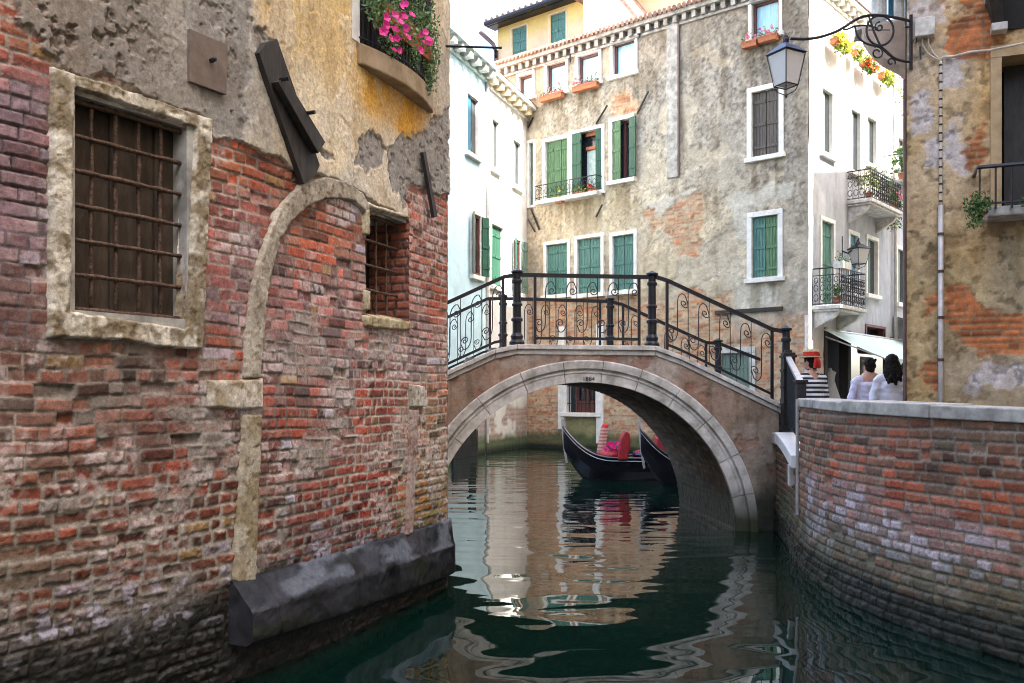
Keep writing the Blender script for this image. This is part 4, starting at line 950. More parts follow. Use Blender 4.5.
bp1 = [PG.poly(q) for q in ([(644, 212), (664, 205), (700, 190), (702, 225), (696, 255), (676, 262), (668, 240), (648, 236)], [(528, 300), (730, 290), (730, 345), (810, 320), (812, 460), (528, 460)], [(520, 370), (560, 370), (558, 440), (520, 440)], [(600, 380), (720, 360), (720, 450), (604, 450)], [(612, 95), (630, 92), (636, 112), (612, 118)])]
pp1 = [PG.poly(q) for q in ([(726, 200), (760, 186), (795, 182), (792, 196), (765, 200), (760, 206), (728, 210)], [(735, 205), (750, 208), (748, 240), (735, 238)], [(750, 286), (782, 288), (780, 308), (752, 308)], [(668, 20), (679, 18), (676, 178), (668, 178)], [(646, 205), (700, 188), (696, 205), (650, 215)])]
olive = PG.poly([(566, 418), (597, 416), (597, 450), (566, 450)])
def grey_front(S, Z):
    fine = fbm(S * 7, Z * 7, 4, 101); mid = fbm(S * 2.5, Z * 2.5, 4, 102); big = fbm(S * .6, Z * .6, 3, 103)
    rgb = 1.22 * tones(S, Z, gan, .9, 3.0, 27) * (.62 + .76 * fbm(S * 4, Z * 3, 5, 104))[..., None]
    spots = sstep(.56, .68, fbm(S * 17, Z * 17, 2, 105)) * sstep(2.5, 5.5, Z) * sstep(.35, .6, big + .15); rgb = mix(rgb, rgb * .42, .75 * spots); lt_ = sstep(.57, .68, fbm(S * 11 + 5, Z * 11, 3, 111)); rgb = mix(rgb, A3(.50, .46, .39), .5 * lt_)
    h = .05 * (mid - .5) + .02 * (fine - .5)
    fk = sstep(.545, .560, fbm(S * .75 + 2, Z * .75 + 5, 6, 115) + .10 * sstep(7.5, 3.5, Z) - .06); rgb = mix(rgb, A3(.48, .42, .32) * (.72 + .56 * fbm(S * 5, Z * 5, 4, 116))[..., None], .72 * fk); h = h - .022 * fk
    fe = sstep(.012, .0, np.abs(fbm(S * .75 + 2, Z * .75 + 5, 6, 115) + .10 * sstep(7.5, 3.5, Z) - .06 - .552)); rgb = mix(rgb, rgb * .62, .45 * fe)
    pale = sstep(.58, .66, fbm(S * 1.5 + 3, Z * 1.5, 5, 106)) * sstep(7, 4, Z); rgb = mix(rgb, A3(.52, .46, .36), .5 * pale)
    st = sstep(.5, .72, fbm(S * 3.2, Z * .55, 4, 107)); rgb = mix(rgb, rgb * A3(.66, .60, .52), .7 * st)
    for q in pp1: m_ = sstep(.06, -.04, poly_sd(S, Z, q) + .24 * (fbm(S * 4, Z * 4, 4, 108) - .5)); rgb = mix(rgb, A3(.52, .49, .42) * (.8 + .4 * fine)[..., None], .85 * m_); h = h + .012 * m_
    idx, row, d, lx, lz = bricks(S, Z, .24, .075, 51, .01); f = sstep(.002, .02, d); r = h2(idx, row, 3); r_ = h2(idx, row, 4)
    bc = A3(.45, .19, .09) * (.55 + .8 * r)[..., None]; bc = mix(bc, A3(.52, .40, .25), (r_ > .55) * .8); bc = mix(A3(.42, .34, .24), bc, f)
    bm = np.zeros(S.shape)
    for q in bp1: bm = np.maximum(bm, sstep(.05, -.05, poly_sd(S, Z, q) + .7 * (fbm(S * 2.2, Z * 2.2, 5, 109) - .5)))
    low = sstep(2.35, 2.1, Z); bm = np.maximum(bm * sstep(.30, .45, fbm(S * 1.3, Z * 1.3, 3, 110) + .1), 0)
    rgb = mix(rgb, bc * (.75 + .5 * fine)[..., None], .9 * bm); h = mix(h, -.03 + .012 * f, bm)
    for (a_, b_, z0_, z1_) in holes(PG, grey):          # rain streaks below the sills
        dz = (z0_ - .15) - Z; m_ = sstep(a_ - .22, a_ + .05, S) * sstep(b_ + .22, b_ - .05, S) * sstep(0, .06, dz) * sstep(1.5, .2, dz) * sstep(.38, .62, fbm(S * 6, Z * .6, 4, 113))
        rgb = mix(rgb, rgb * A3(.52, .46, .36), .75 * m_)
    wash_ = sstep(EAVE - 2.4, EAVE - .3, Z + 1.2 * (fbm(S * 3, Z * .4, 4, 114) - .5)); rgb = mix(rgb, rgb * A3(.72, .68, .62), .6 * wash_)
    ol = sstep(.03, -.03, poly_sd(S, Z, olive)); rgb = mix(rgb, A3(.24, .22, .11) * (.7 + .6 * mid)[..., None], ol)
    alg = sstep(-.95, -1.3, Z + .25 * (mid - .5)); rgb = mix(rgb, A3(.05, .075, .03), .85 * alg); rgb = mix(rgb, A3(.02, .025, .015), sstep(-1.4, -1.55, Z))
    cor = sstep(10.5 - .35, 10.5, S) * sstep(2.4, 3.2, Z) * .3; rgb = mix(rgb, A3(.33, .30, .24), cor)
    return h, rgb, np.full(S.shape, .88)
facade('front_wall', PG, 0, PG.L, -1.9, EAVE, .042, grey_front, M['far'], grey, holes=holes(PG, grey))
# string course, chimney flue, anchors, cornice, roof
mb = MB(); a, z = PG.at(716, 311); b = PG.at(783)[0]; mb.fbox(PG, a, b, z - .10, z, -.05, .07); mb.build('string_course', M['oldwood'], grey)
a, b = PG.at(668)[0], PG.at(679)[0]; zt_, zb_ = EAVE - .25, PG.at(674, 178)[1]
mb = MB(); mb.fbox(PG, a, b, zb_, zt_, -.05, .08); mb.build('flue', M['stonegrey'], grey, bevel=.02)
mb = MB(); mb.tube([PG.pos(b + .03, zb_, .06), PG.pos(b + .03, zt_, .06)], .025, 6); mb.build('wire_pipe', M['darkpipe'], grey)
for (xa, ya, xb, yb) in ((597, 124, 609, 106), (638, 114, 650, 92), (532, 209, 541, 230), (597, 217, 604, 205), (536, 232, 530, 220), (529, 128, 535, 118), (641, 23, 641, 38), (571, 50, 572, 63)):
    mb = MB(); s, z = PG.at(xa, ya); s2, z2 = PG.at(xb, yb); mb.tube([PG.pos(s, z, .05), PG.pos(s2, z2, .09)], .030, 5); mb.build('wall_anchor', M['iron'], grey)
def dentil_cornice(P, parent, s0, s1, z, mt, mt2, n_pitch=.42, out=.30):
    mb = MB(); mb.fbox(P, s0, s1, z - .07, z + .06, -.1, out); mb.fbox(P, s0, s1, z - .34, z - .27, -.1, .07); k = s0
    while k < s1 - .15: mb.fbox(P, k, k + n_pitch * .42, z - .266, z - .074, -.05, out - .07, 1, 1); k += n_pitch
    return mb.build('cornice', [M[mt], M[mt2]], parent)
dentil_cornice(PG, grey, 0, PG.L + .2, EAVE, 'stonegrey', 'stonegrey', .30, .22)
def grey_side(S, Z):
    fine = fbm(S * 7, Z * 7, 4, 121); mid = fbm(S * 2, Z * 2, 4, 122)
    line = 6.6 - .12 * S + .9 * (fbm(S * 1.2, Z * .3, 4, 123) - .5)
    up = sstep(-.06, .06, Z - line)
    rgb = mix(A3(.36, .38, .42), A3(.66, .65, .63), up) * (.82 + .36 * fbm(S * 2, Z * 1.2, 5, 124))[..., None]  # sun and shade painted in: white above the line, blue-grey below
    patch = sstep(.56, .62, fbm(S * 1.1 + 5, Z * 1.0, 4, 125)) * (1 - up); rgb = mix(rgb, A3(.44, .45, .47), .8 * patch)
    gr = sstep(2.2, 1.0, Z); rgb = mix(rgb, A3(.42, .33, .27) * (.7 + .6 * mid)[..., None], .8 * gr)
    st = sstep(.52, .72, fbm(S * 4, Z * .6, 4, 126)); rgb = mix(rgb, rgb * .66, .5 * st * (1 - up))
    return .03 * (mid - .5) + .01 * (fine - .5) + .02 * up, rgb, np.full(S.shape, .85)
for (x0, x1, y0, y1, k, sm) in ((821.5, 832, 91, 154, 'slit', 'sage'), (850.6, 860, 111, 172, 'slit', 'sage'), (866.7, 876, 119, 165, 'slit', 'sage'), (897.6, 905, 139, 168, 'slit', 'sage'), (821.5, 833, 222, 304, 'closed', 'teal'), (849.6, 857.4, 235, 291, 'closed', 'blue'), (867, 877, 240, 294, 'slit', 'dkgreen'), (897, 906, 250, 303, 'slit', 'sage')):
    win(PS, grey, x0, x1, y0, y1, k, sm, sw=.11, proud=.03, depth=.09)
win(PS, grey, 866, 884, 328, 352, 'open_', sw=.08, trim='brownframe', sill=False)
so0, so1, sz0, sz1 = opening(PS, grey, 826, 890, 336, 425)
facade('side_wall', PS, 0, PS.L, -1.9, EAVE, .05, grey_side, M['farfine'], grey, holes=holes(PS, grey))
dentil_cornice(PS, grey, 0, PS.L, EAVE, 'white', 'istria', .42)
mb = MB(); mb.fbox(PS, so0 - .1, so1 + .1, -1.1, sz1 + .3, -1.6, -1.5); mb.fbox(PS, so0 - .1, so1 + .1, sz1, sz1 + .1, -1.6, -.06); mb.build('shop_back', M['dark'], grey)
s_ = PS.at(848)[0]
for a_, b_ in ((s_ - .1, s_ + .1), (so0 - .16, so0), (so1, so1 + .2)): mb = MB(); mb.fbox(PS, a_, b_, -1.1, sz1 + .1, -.22, .05); mb.build('shop_pillar', M['oldwood'], grey)
mb = MB(); s_ = PS.at(870)[0]; mb.fbox(PS, s_, s_ + 1.0, -1.1, 1.2, -.30, -.25); sd_ = mb.build('door', M['stonegrey'], grey); mb = MB(); mb.fbox(PS, s_ + .12, s_ + .88, -.9, 1.08, -.248, -.24); mb.build('pane', M['glass'], sd_)
mb = MB(); s_ = PS.at(892.5)[0]; mb.tube([PS.pos(s_, -1.1, .09), PS.pos(s_, 10.4, .09)], .055, 8); mb.build('downpipe', M['pipe'], grey, smooth=True)
mb = MB(); mb.tube([PG.pos(PG.L - .02, -1.1, .06), PG.pos(PG.L - .02, 2.1, .06)], .05, 8); mb.build('downpipe', M['pipe'], grey, smooth=True)
rb = [GC + gd * 10.7 + gs * -.3, GC + gd * -.35 + gs * -.3, GC + gs * 11.3 - gd * .35, GC + gs * 11.3 + gd * 10.7]
cR = sum((Vector(v) for v in rb), Vector()) / 4
mb = MB(); V = [(v.x, v.y, EAVE + .06) for v in rb]; mb.add(V + [(cR.x, cR.y, EAVE + 1.7)], [(0, 1, 4), (1, 2, 4), (2, 3, 4), (3, 0, 4), (3, 2, 1, 0)])
n = 70
for k in range(n):
    a = Vector(V[0]).lerp(Vector(V[1]), k / n); mb.tube([a + Vector((0, 0, .03)), a.lerp(Vector((cR.x, cR.y, EAVE + 1.7)), .25) + Vector((0, 0, .02))], .075, 6)
mb.build('roof', M['tile'], grey)
mb = MB(); mb.fbox(PG, 0, .1, -1.9, EAVE, -11, 0); mb.build('back_wall', M['cream'], grey)
# small window balcony with iron rail (front)
a, z = PG.at(541, 204); b = PG.at(603)[0]; z = PG.at(572, 199)[1]
mb = MB(); mb.fbox(PG, a, b, z - .07, z + .05, -.02, .34); gb = mb.build('balcony', M['istria'], grey, bevel=.01)
mb = MB()
for d_ in (.31,):
    mb.tube([PG.pos(a + .02, z + .52, 0), PG.pos(a + .02, z + .52, d_), PG.pos(b - .02, z + .52, d_), PG.pos(b - .02, z + .52, 0)], .016, 5); mb.tube([PG.pos(a + .02, z + .14, 0), PG.pos(a + .02, z + .14, d_), PG.pos(b - .02, z + .14, d_), PG.pos(b - .02, z + .14, 0)], .012, 5)
for k in range(15):
    s = a + .02 + (b - a - .04) * k / 14; mb.tube([PG.pos(s, z + .05, .31), PG.pos(s, z + .52, .31)], .009, 4)
    if k < 14: c_ = s + (b - a) / 28; mb.tube([PG.pos(c_ + .06 * math.cos(t), z + .32 + .10 * math.sin(t), .31) for t in np.linspace(0, 2 * PI, 9)], .008, 4)
mb.build('railing', M['iron'], gb)
# scroll balcony on the street side
def side_balcony(x0, x1, ysl, p, name_rail='railing', hgt=.95, rail=True):
    s0 = PS.at(x0)[0]; z = PS.at((x0 + x1) / 2, ysl)[1]; L_ = x1
    s1 = s0 + L_ if L_ < 10 else PS.at(x1)[0]
    mb = MB(); mb.fbox(PS, s0, s1, z, z + .10, -.02, p); mb.fbox(PS, s0 + .05, s1 - .05, z - .06, z - .002, -.02, p - .06)
    for s in (s0 + .12, s1 - .26): mb.prism([PS.pos(s, z - .06, .0), PS.pos(s, z - .06, p - .12), PS.pos(s, z - .2, p - .2), PS.pos(s, z - .5, .0)], Vector(PS.pos(s + .16, 0, 0)) - Vector(PS.pos(s, 0, 0)))
    b = mb.build('balcony', M['istria'], grey, bevel=.012)
    if rail:
        mb = MB(); q = p - .05; c4 = [PS.pos(s0 + .04, 0, 0), PS.pos(s0 + .04, 0, q), PS.pos(s1 - .04, 0, q), PS.pos(s1 - .04, 0, 0)]
        for zz, r in ((z + .14, .013), (z + .10 + hgt, .02), (z + hgt - .08, .012)): mb.tube([(x, y, zz) for x, y, _ in c4], r, 5)
        for i in range(3):
            A, B_ = Vector(c4[i]), Vector(c4[i + 1]); n = max(3, int((B_ - A).length / .15))
            for k in range(n + 1):
                v = A.lerp(B_, k / n); mb.tube([(v.x, v.y, z + .1), (v.x, v.y, z + .1 + hgt)], .010, 4)
                if k < n:
                    m_ = A.lerp(B_, (k + .5) / n); e = (B_ - A).normalized()
                    for zc, rr in ((.30, .06), (.55, .055), (.75, .05)): mb.tube([(m_.x + e.x * rr * math.cos(t), m_.y + e.y * rr * math.cos(t), z + zc + rr * 1.5 * math.sin(t)) for t in np.linspace(.4, 2 * PI, 8)], .010, 4)
        mb.build('railing', M['iron'], b)
    return s0, s1, z, p
sb1 = side_balcony(812, 1.9, 309, .75); sb2 = side_balcony(846.5, 2.6, 188, .70, hgt=.8)
# awnings, top-level things hung on the grey house
aw = thing('awning', 'pale green canvas awning sloping out over the shop front', 'awning', PS.pos(1.0, 1.75, 0))
s0, z0 = PS.at(823.5, 331); s1 = s0 + 6.2; mb = MB(); V = []; Fc = []; n = 12
for k in range(n + 1):
    s = s0 + (s1 - s0) * k / n
    for t in range(5): V.append(PS.pos(s, 1.78 - .80 * t / 4 - .05 * math.sin(PI * t / 4) + .008 * math.sin(k * 1.7 + t), .02 + 1.6 * t / 4))
    V.append(PS.pos(s, 1.78 - .80 - .13, 1.61))
for k in range(n):
    for t in range(5): a = k * 6 + t; Fc.append((a, a + 6, a + 7, a + 1))
mb.add(V, Fc); o = mb.build('canopy', M['awning'], aw); sm_ = o.modifiers.new('thick', 'SOLIDIFY'); sm_.thickness = .01
mb = MB()
mb.tube([PS.pos(s0 + .03, 1.6, .03), PS.pos(s0 + .05, .98, 1.58)], .02, 5); mb.tube([PS.pos(s0, .97, 1.59), PS.pos(s1, .97, 1.59)], .025, 6); mb.tube([PS.pos(s0, 1.78, .05), PS.pos(s1, 1.78, .05)], .04, 6); mb.build('arm', M['pipe'], aw)
aw2 = thing('awning', 'small dark striped awning beyond the pale canvas one', 'awning', PS.pos(7, 1.9, 0))
s0 = PS.at(893)[0]; mb = MB(); mb.add([PS.pos(s0, 2.5, .02), PS.pos(s0 + 2.5, 2.5, .02), PS.pos(s0 + 2.5, 2.2, .9), PS.pos(s0, 2.2, .9), PS.pos(s0 + 2.5, 1.35, .92), PS.pos(s0, 1.35, .92)], [(0, 1, 2, 3), (3, 2, 4, 5)]); o = mb.build('canopy', M['stripeawn'], aw2); sm_ = o.modifiers.new('thick', 'SOLIDIFY'); sm_.thickness = .01
mb = MB(); mb.tube([PS.pos(s0, 2.5, .02), PS.pos(s0, 2.2, .9)], .02, 5); mb.build('arm', M['iron'], aw2)
# shop goods
g = thing('display_dress', 'pale lace dress on a stand in the dark shop front', 'dress', (*PS.pos(PS.at(839)[0], 0, -.25)[:2], CAMPO))
mb = MB(); mb.lathe((*PS.pos(PS.at(839)[0], 0, -.25)[:2], CAMPO), [(.12, .02), (.36, .75), (.30, 1.0), (.20, 1.3), (.12, 1.55), (.14, 1.7), (.17, 1.78), (.05, 1.84), (.045, 1.9)][0:], 12); mb.build('gown', M['lace'], g, smooth=True)
for k, x in enumerate((831, 834)):
    s, z = PS.at(x, 378 - 4 * k); t = thing('fabric_roll', ('yellow patterned cloth hanging at the shop opening beside the corner', 'yellow patterned cloth hanging next to the pale dress')[k], 'cloth', PS.pos(s, z - .3, -.2)); mb = MB(); mb.fbox(PS, s - .12, s + .12, z - .4, z + .35, -.26 - .2 * k, -.22 - .2 * k); mb.build('cloth', M['goods'], t)
# flower boxes and plants on the grey house
FG = 'flower boxes on the grey house'
flower_box('flower_box', PG, 544, 566, 96, 'flower box with pink blooms under the second small attic window', 'leaf3', 'pinkp', 3)
flower_box('flower_box', PG, 577, 601, 86, 'terracotta flower box under the third small attic window', 'leaf3', 'pinkp', 4)
flower_box('flower_box', PG, 745.5, 760, 43.5, 'flower box under the high window behind the lantern, nearer the flue', 'leaf3', 'pinkp', 5)
flower_box('flower_box', PG, 762, 780, 37.5, 'flower box with mauve blooms directly above the hanging lantern', 'leaf3', 'pinkp', 6)
flower_box('flower_box', PG, 560.5, 567, 199, 'small green plant box on the iron balcony, beside closed shutters', 'leaf2', 'yellow', 7, d=.2, nfl=5)
flower_box('flower_box', PG, 578, 590, 193.5, 'bushy green plant box on the iron balcony under the open window', 'leaf2', 'yellow', 8, d=.2, nfl=5)
flower_box('flower_box', PG, 593, 599, 190, 'red flower pot at the end of the iron balcony', 'leaf', 'red', 9, d=.2, nfl=40)
flower_box('flower_box', PS, 824, 837, 45, 'hanging box of yellow orange flowers on the sunlit white wall', 'leaf2', 'yellow', 10, d=.25, nfl=90, hang=1)
flower_box('flower_box', PS, 845, 850, 54, 'small leafy green box between the yellow and the red flowers', 'leaf2', 'yellow', 11, d=.25, nfl=4, hang=1)
flower_box('flower_box', PS, 853, 864, 66, 'hanging box of orange red flowers behind the lamp bracket', 'leaf', 'orange', 12, d=.25, nfl=110, hang=1)
flower_box('flower_box', PS, 872, 882, 78, 'pale yellow green plant box hanging lowest under the lamp bracket', 'leaf2', 'yellow', 13, d=.25, nfl=24, hang=1)
def pot_plant(name, label, P, s, z, d, h, kind, seed, n=120, ls=.10, fl=None, group='potted plants on the side balconies', pr=.11, ph=.2):
    p = P.pos(s, z, d)
    def pot(t):
        mb = MB(); mb.lathe(p, [(pr * .7, 0), (pr, ph * .9), (pr * 1.1, ph * .9), (pr * 1.1, ph), (pr * .9, ph)], 12); mb.build('pot', M['terracotta'], t)
    return bush(name, label, 'plant', [((p[0], p[1], p[2] + ph + h * .5), (h * .45, h * .45, h * .55))], n, ls, kind, (p[0], p[1], p[2] + ph), 8 if fl else 0, fl, .08, group, pot, seed)
s0, s1, z, p = sb2
pot_plant('potted_plant', 'yellow leaved potted plant at the near end of the upper balcony', PS, s0 + .35, z + .1, .5, .75, 'leaf2', 21, 160)
pot_plant('potted_plant', 'green grassy potted plant in the middle of the upper balcony', PS, s0 + 1.4, z + .1, .5, .8, 'leaf', 22, 160)
pot_plant('potted_plant', 'trailing potted plant at the far end of the upper balcony', PS, s1 - .3, z + .1, .5, .5, 'leaf3', 23, 130, fl='pinkp')
s0, s1, z, p = sb1
pot_plant('potted_plant', 'potted plant on the scroll railed balcony above the gondolier', PS, s0 + .25, z + .1, .55, .35, 'leaf3', 24, 90)
t = thing('planter_shelf', 'dark hanging planter on the rail at the near corner of the scroll balcony', 'planter', PS.pos(s0 + .1, z + 1.0, .6)); mb = MB(); mb.fbox(PS, s0 + .02, s0 + .6, z + 1.02, z + 1.2, .55, .8); mb.build('planter', M['boxm'], t); mb = MB(); rn = random.Random(4)
for _ in range(90): leaf_mb(mb, PS.pos(s0 + rn.uniform(0, .6), z + 1.2 + abs(rn.gauss(0, .09)), .67 + rn.gauss(0, .07)), .07, rn)
mb.build('foliage', M['leaf'], t)
# wall lantern on the side front
def lantern_body(t, c, w, h, par=None, rot=.35, cap='iron'):
    def sq(r, z): return [(c[0] + r * math.cos(rot + PI / 4 + k * PI / 2), c[1] + r * math.sin(rot + PI / 4 + k * PI / 2), c[2] + z) for k in range(4)]
    rt, rb_ = w * .70, w * .44; zt, zb = h * .0, -h * .55
    T, Bm = sq(rt, zt), sq(rb_, zb); mb = MB()
    for k in range(4): mb.tube([T[k], Bm[k]], w * .022, 5); mb.tube([T[k], T[(k + 1) % 4]], w * .026, 5); mb.tube([Bm[k], Bm[(k + 1) % 4]], w * .026, 5)
    for k in range(4): mb.tube([Bm[k], (c[0] + (Bm[k][0] - c[0]) * .75, c[1] + (Bm[k][1] - c[1]) * .75, c[2] + zb - h * .10), (c[0], c[1], c[2] + zb - h * .17)], w * .02, 5)
    mb.lathe((c[0], c[1], c[2] + zb - h * .22), [(w * .01, 0), (w * .05, h * .03), (w * .02, h * .06)], 8)
    mb.build('frame', M['iron'], t)
    mb = MB(); i = .94
    T2, B2 = sq(rt * i, zt - .01), sq(rb_ * i, zb + .01); mb.add(B2 + T2, [(k, (k + 1) % 4, 4 + (k + 1) % 4, 4 + k) for k in range(4)] + [(3, 2, 1, 0), (4, 5, 6, 7)]); mb.build('glass', M['frost'], t)
    mb = MB(); a, b2, c3 = sq(rt * 1.12, zt + h * .005), sq(rt * .55, h * .13), sq(rt * .22, h * .19)
    mb.add(a + b2 + c3, [(k, (k + 1) % 4, 4 + (k + 1) % 4, 4 + k) for k in range(4)] + [(4 + k, 4 + (k + 1) % 4, 8 + (k + 1) % 4, 8 + k) for k in range(4)] + [(8, 9, 10, 11), (3, 2, 1, 0)])
    mb.lathe((c[0], c[1], c[2] + h * .19), [(w * .10, 0), (w * .12, h * .03), (w * .05, h * .05), (w * .06, h * .075), (w * .015, h * .10)], 8); mb.build('cap', M[cap], t)
c = Vector(PS.pos(PS.at(852)[0], PS.at(852, 255)[1], .9)); c = Vector(W(859, 249, c.y))
t = thing('wall_lantern', 'small pale lantern on a scrolled arm beside the street balcony', 'lantern', tuple(c), 'iron street lanterns')
lantern_body(t, c, .42, .75)
mb = MB(); s_ = PS.at(842)[0]; w0 = Vector(PS.pos(s_, c.z + .05, 0)); mb.tube([w0 + Vector((0, 0, -.1)), w0.lerp(c, .35) + Vector((0, 0, -.15)), w0.lerp(c, .7) + Vector((0, 0, .0)), c + Vector((0, 0, .30)), c + Vector((0, 0, .16))], .022, 6); mb.tube([w0 + Vector((0, 0, -.3)), w0 + Vector((0, 0, .3))], .025, 6); mb.build('bracket', M['iron'], t)

# ================================================================== white houses on the left beyond the bridge
PWH = Path([(.587 - .367 * 8.5, 30 - 8.5), (.587 + .367 * .5, 30.5)])
sJ = PWH.at(486)[0]
whA = thing('white_house', 'pale blue white house with dark shutters just beyond the bridge', 'house', PWH.pos(sJ - 1, WATER), 'white canal houses')
whB = thing('white_house', 'sunlit white house with green shutter next to the grey house', 'house', PWH.pos(sJ + 1, WATER), 'white canal houses')
win(PWH, whA, 466.5, 477.5, 97, 154, 'slit', 'blue', sw=.08, trim='white', depth=.07)
win(PWH, whA, 471.5, 480, 215, 275, 'open', 'sage', sm2='dkgreen', sw=.08, depth=.07)
win(PWH, whB, 491.5, 498, 121, 169, 'slit', 'sage', sw=.08, depth=.07); win(PWH, whB, 513, 520, 142, 186, 'slit', 'sage', sw=.08, depth=.07)
win(PWH, whB, 491, 502.5, 226, 286, 'closed', 'dkgreen', sw=.06, leaves=2, depth=.12, label='window with wide green shutter shut')
win(PWH, whB, 513.5, 520, 240, 292, 'open', 'dkgreen', sm2='sage', sw=.06, depth=.07)
wan = lambda c1: (lambda S, Z: white_wall(S, Z, c1))
def white_wall(S, Z, c1):
    fine = fbm(S * 8, Z * 8, 4, 141); mid = fbm(S * 2, Z * 2, 4, 142)
    rgb = np.ones(S.shape)[..., None] * A3(*c1) * (.86 + .28 * fbm(S * 1.5, Z * .9, 5, 143))[..., None]
    idx, row, d, lx, lz = bricks(S, Z, .25, .075, 61, .01); f = sstep(.002, .02, d)
    bm = sstep(.0, -.25, Z + .25 + .9 * (fbm(S * 1.4, Z * 1.4, 4, 144) - .5)) * sstep(.40, .5, fbm(S * 1.1, Z * 2, 3, 145) + .1)
    rgb = mix(rgb, mix(A3(.42, .38, .35), A3(.40, .20, .16) * (.6 + .7 * h2(idx, row, 2))[..., None], f), .8 * bm)
    gr = sstep(.4, -.2, Z); rgb = mix(rgb, rgb * A3(.80, .82, .80), gr)
    alg = sstep(-1.0, -1.32, Z + .3 * (mid - .5)); rgb = mix(rgb, A3(.06, .10, .045), .9 * alg); rgb = mix(rgb, A3(.02, .03, .02), sstep(-1.42, -1.55, Z))
    st = sstep(.55, .75, fbm(S * 4, Z * .5, 4, 146)); rgb = mix(rgb, rgb * .8, .5 * st)
    return .03 * (mid - .5) + .008 * (fine - .5) - .02 * bm + .012 * bm * f, rgb, np.full(S.shape, .85)
WE = 9.35
facade('front_wall', PWH, 0, sJ - .03, -1.9, WE, .05, wan((.47, .65, .72)), M['farfine'], whA, holes=holes(PWH, whA))
facade('front_wall', PWH, sJ + .02, PWH.L, -1.9, WE - .1, .05, wan((.72, .72, .70)), M['farfine'], whB, holes=holes(PWH, whB))
dentil_cornice(PWH, whA, 0, sJ - .03, WE, 'pale', 'istria', .55, .38); dentil_cornice(PWH, whB, sJ + .02, PWH.L, WE - .1, 'white', 'cream', .5, .36)
mb = MB(); mb.tube([PWH.pos(sJ, WATER + .3, .05), PWH.pos(sJ, WE - .3, .05)], .045, 8); mb.build('downpipe', M['pipe'], whB)
for (wh, a, b, zt) in ((whA, 0, sJ - .03, WE), (whB, sJ + .02, PWH.L, WE - .1)):
    mb = MB(); q = [Vector(PWH.pos(a, zt + .06, .38)), Vector(PWH.pos(b, zt + .06, .38)), Vector(PWH.pos(b, zt + 1.1, -3.5)), Vector(PWH.pos(a, zt + 1.1, -3.5)), Vector(PWH.pos(b, zt + .06, -7)), Vector(PWH.pos(a, zt + .06, -7))]
    mb.add(q, [(0, 1, 2, 3), (3, 2, 4, 5), (0, 3, 5), (1, 4, 2)]); mb.build('roof', M['tile'], wh)
    mb = MB(); mb.fbox(PWH, a, a + .06, -1.9, zt, -7, -.04); mb.fbox(PWH, b - .06, b, -1.9, zt, -7, -.04); mb.build('gable_wall', M['cream'], wh)
# dark doorway and boat shelter post at the water edge under the arch
mb = MB(); a = PWH.at(452)[0]; mb.fbox(PWH, a, PWH.at(476)[0], -1.9, -.9, .0, .06); mb.build('water_step', M['ledge'], whA)
mb = MB(); mb.fbox(PWH, PWH.at(468.5)[0], PWH.at(474)[0], -1.35, -.35, .0, .07); mb.build('water_gate', M['dark'], whA)
# upper white storey set back
PU = Path([PWH.pos(0, 0, -2.2)[:2], PWH.pos(9, 0, -2.2)[:2]])
whC = thing('attic_storey', 'white top storey with a shuttered window set back above the cornice', 'house', PU.pos(2, 9))
win(PU, whC, 473.5, 483, -4, 38, 'open', 'pale', sw=.07)
sEnd = PU.at(489)[0]
facade('front_wall', PU, -2, sEnd, 8.6, 15.5, .1, wan((.74, .74, .72)), M['farfine'], whC, holes=holes(PU, whC))
mb = MB(); mb.fbox(PU, sEnd - .06, sEnd, 8.6, 15.5, -5, -.04); mb.build('gable_wall', M['white'], whC)
mb = MB(); mb.fbox(PU, -2, sEnd + .2, 15.5, 15.7, -5, .3); mb.build('roof', M['tile'], whC)

# ================================================================== yellow house rising behind
YC = Vector((-.58, 38, 0)); yd = Vector((1.17, -1, 0)).normalized(); PY = Path([YC.to_tuple()[:2], (YC + yd * 14).to_tuple()[:2]])
yh = thing('yellow_house', 'yellow house with teal shutters rising behind the grey roof', 'house', tuple(YC + Vector((0, 0, CAMPO))))
for q in ((512, 527, 27, 53), (550, 566, 13, 46)): win(PY, yh, *q, 'closed', 'teal', sw=.06, sill=False, trim='cream')
def yw(S, Z):
    n = fbm(S * .8, Z * .8, 4, 7); z0 = 15.1
    return .01 * n, mix(A3(.62, .46, .30), A3(.66, .48, .16), sstep(z0 - 1.0, z0 - .2, Z)) * (.88 + .24 * n)[..., None], np.full(S.shape, .85)
YT = PY.at(500, 27)[1] - .0
facade('front_wall', PY, 0, 14, 5, YT, .12, yw, M['farfine'], yh, holes=holes(PY, yh))
mb = MB(); mb.fbox(PY, -.25, 14, YT - .05, YT + .14, -.1, .42); mb.tube([PY.pos(-.25, YT + .06, .5), PY.pos(14, YT + .06, .5)], .11, 8); mb.build('eave', M['iron'], yh)
mb = MB(); mb.add([PY.pos(-.25, YT + .15, .45), PY.pos(14, YT + .15, .45), PY.pos(14, YT + 2.2, -5), PY.pos(-.25, YT + 2.2, -5)], [(0, 1, 2, 3)])
for k in range(48): mb.tube([PY.pos(-.2 + k * .3, YT + .18, .5), PY.pos(-.2 + k * .3, YT + 2.2, -5)], .09, 6)
mb.build('roof', M['tile'], yh)
mb = MB(); mb.fbox(PY, .0, .06, 5, YT, -6, -.04); mb.build('gable_wall', M['cream'], yh)
mb = MB(); mb.tube([PY.pos(-.7, YT - .1, .3), PY.pos(-.1, YT - .7, .2), PY.pos(-.02, YT - 1.0, .1), PY.pos(-.02, 8, .1)], .09, 8); mb.build('downpipe', M['darkpipe'], yh)
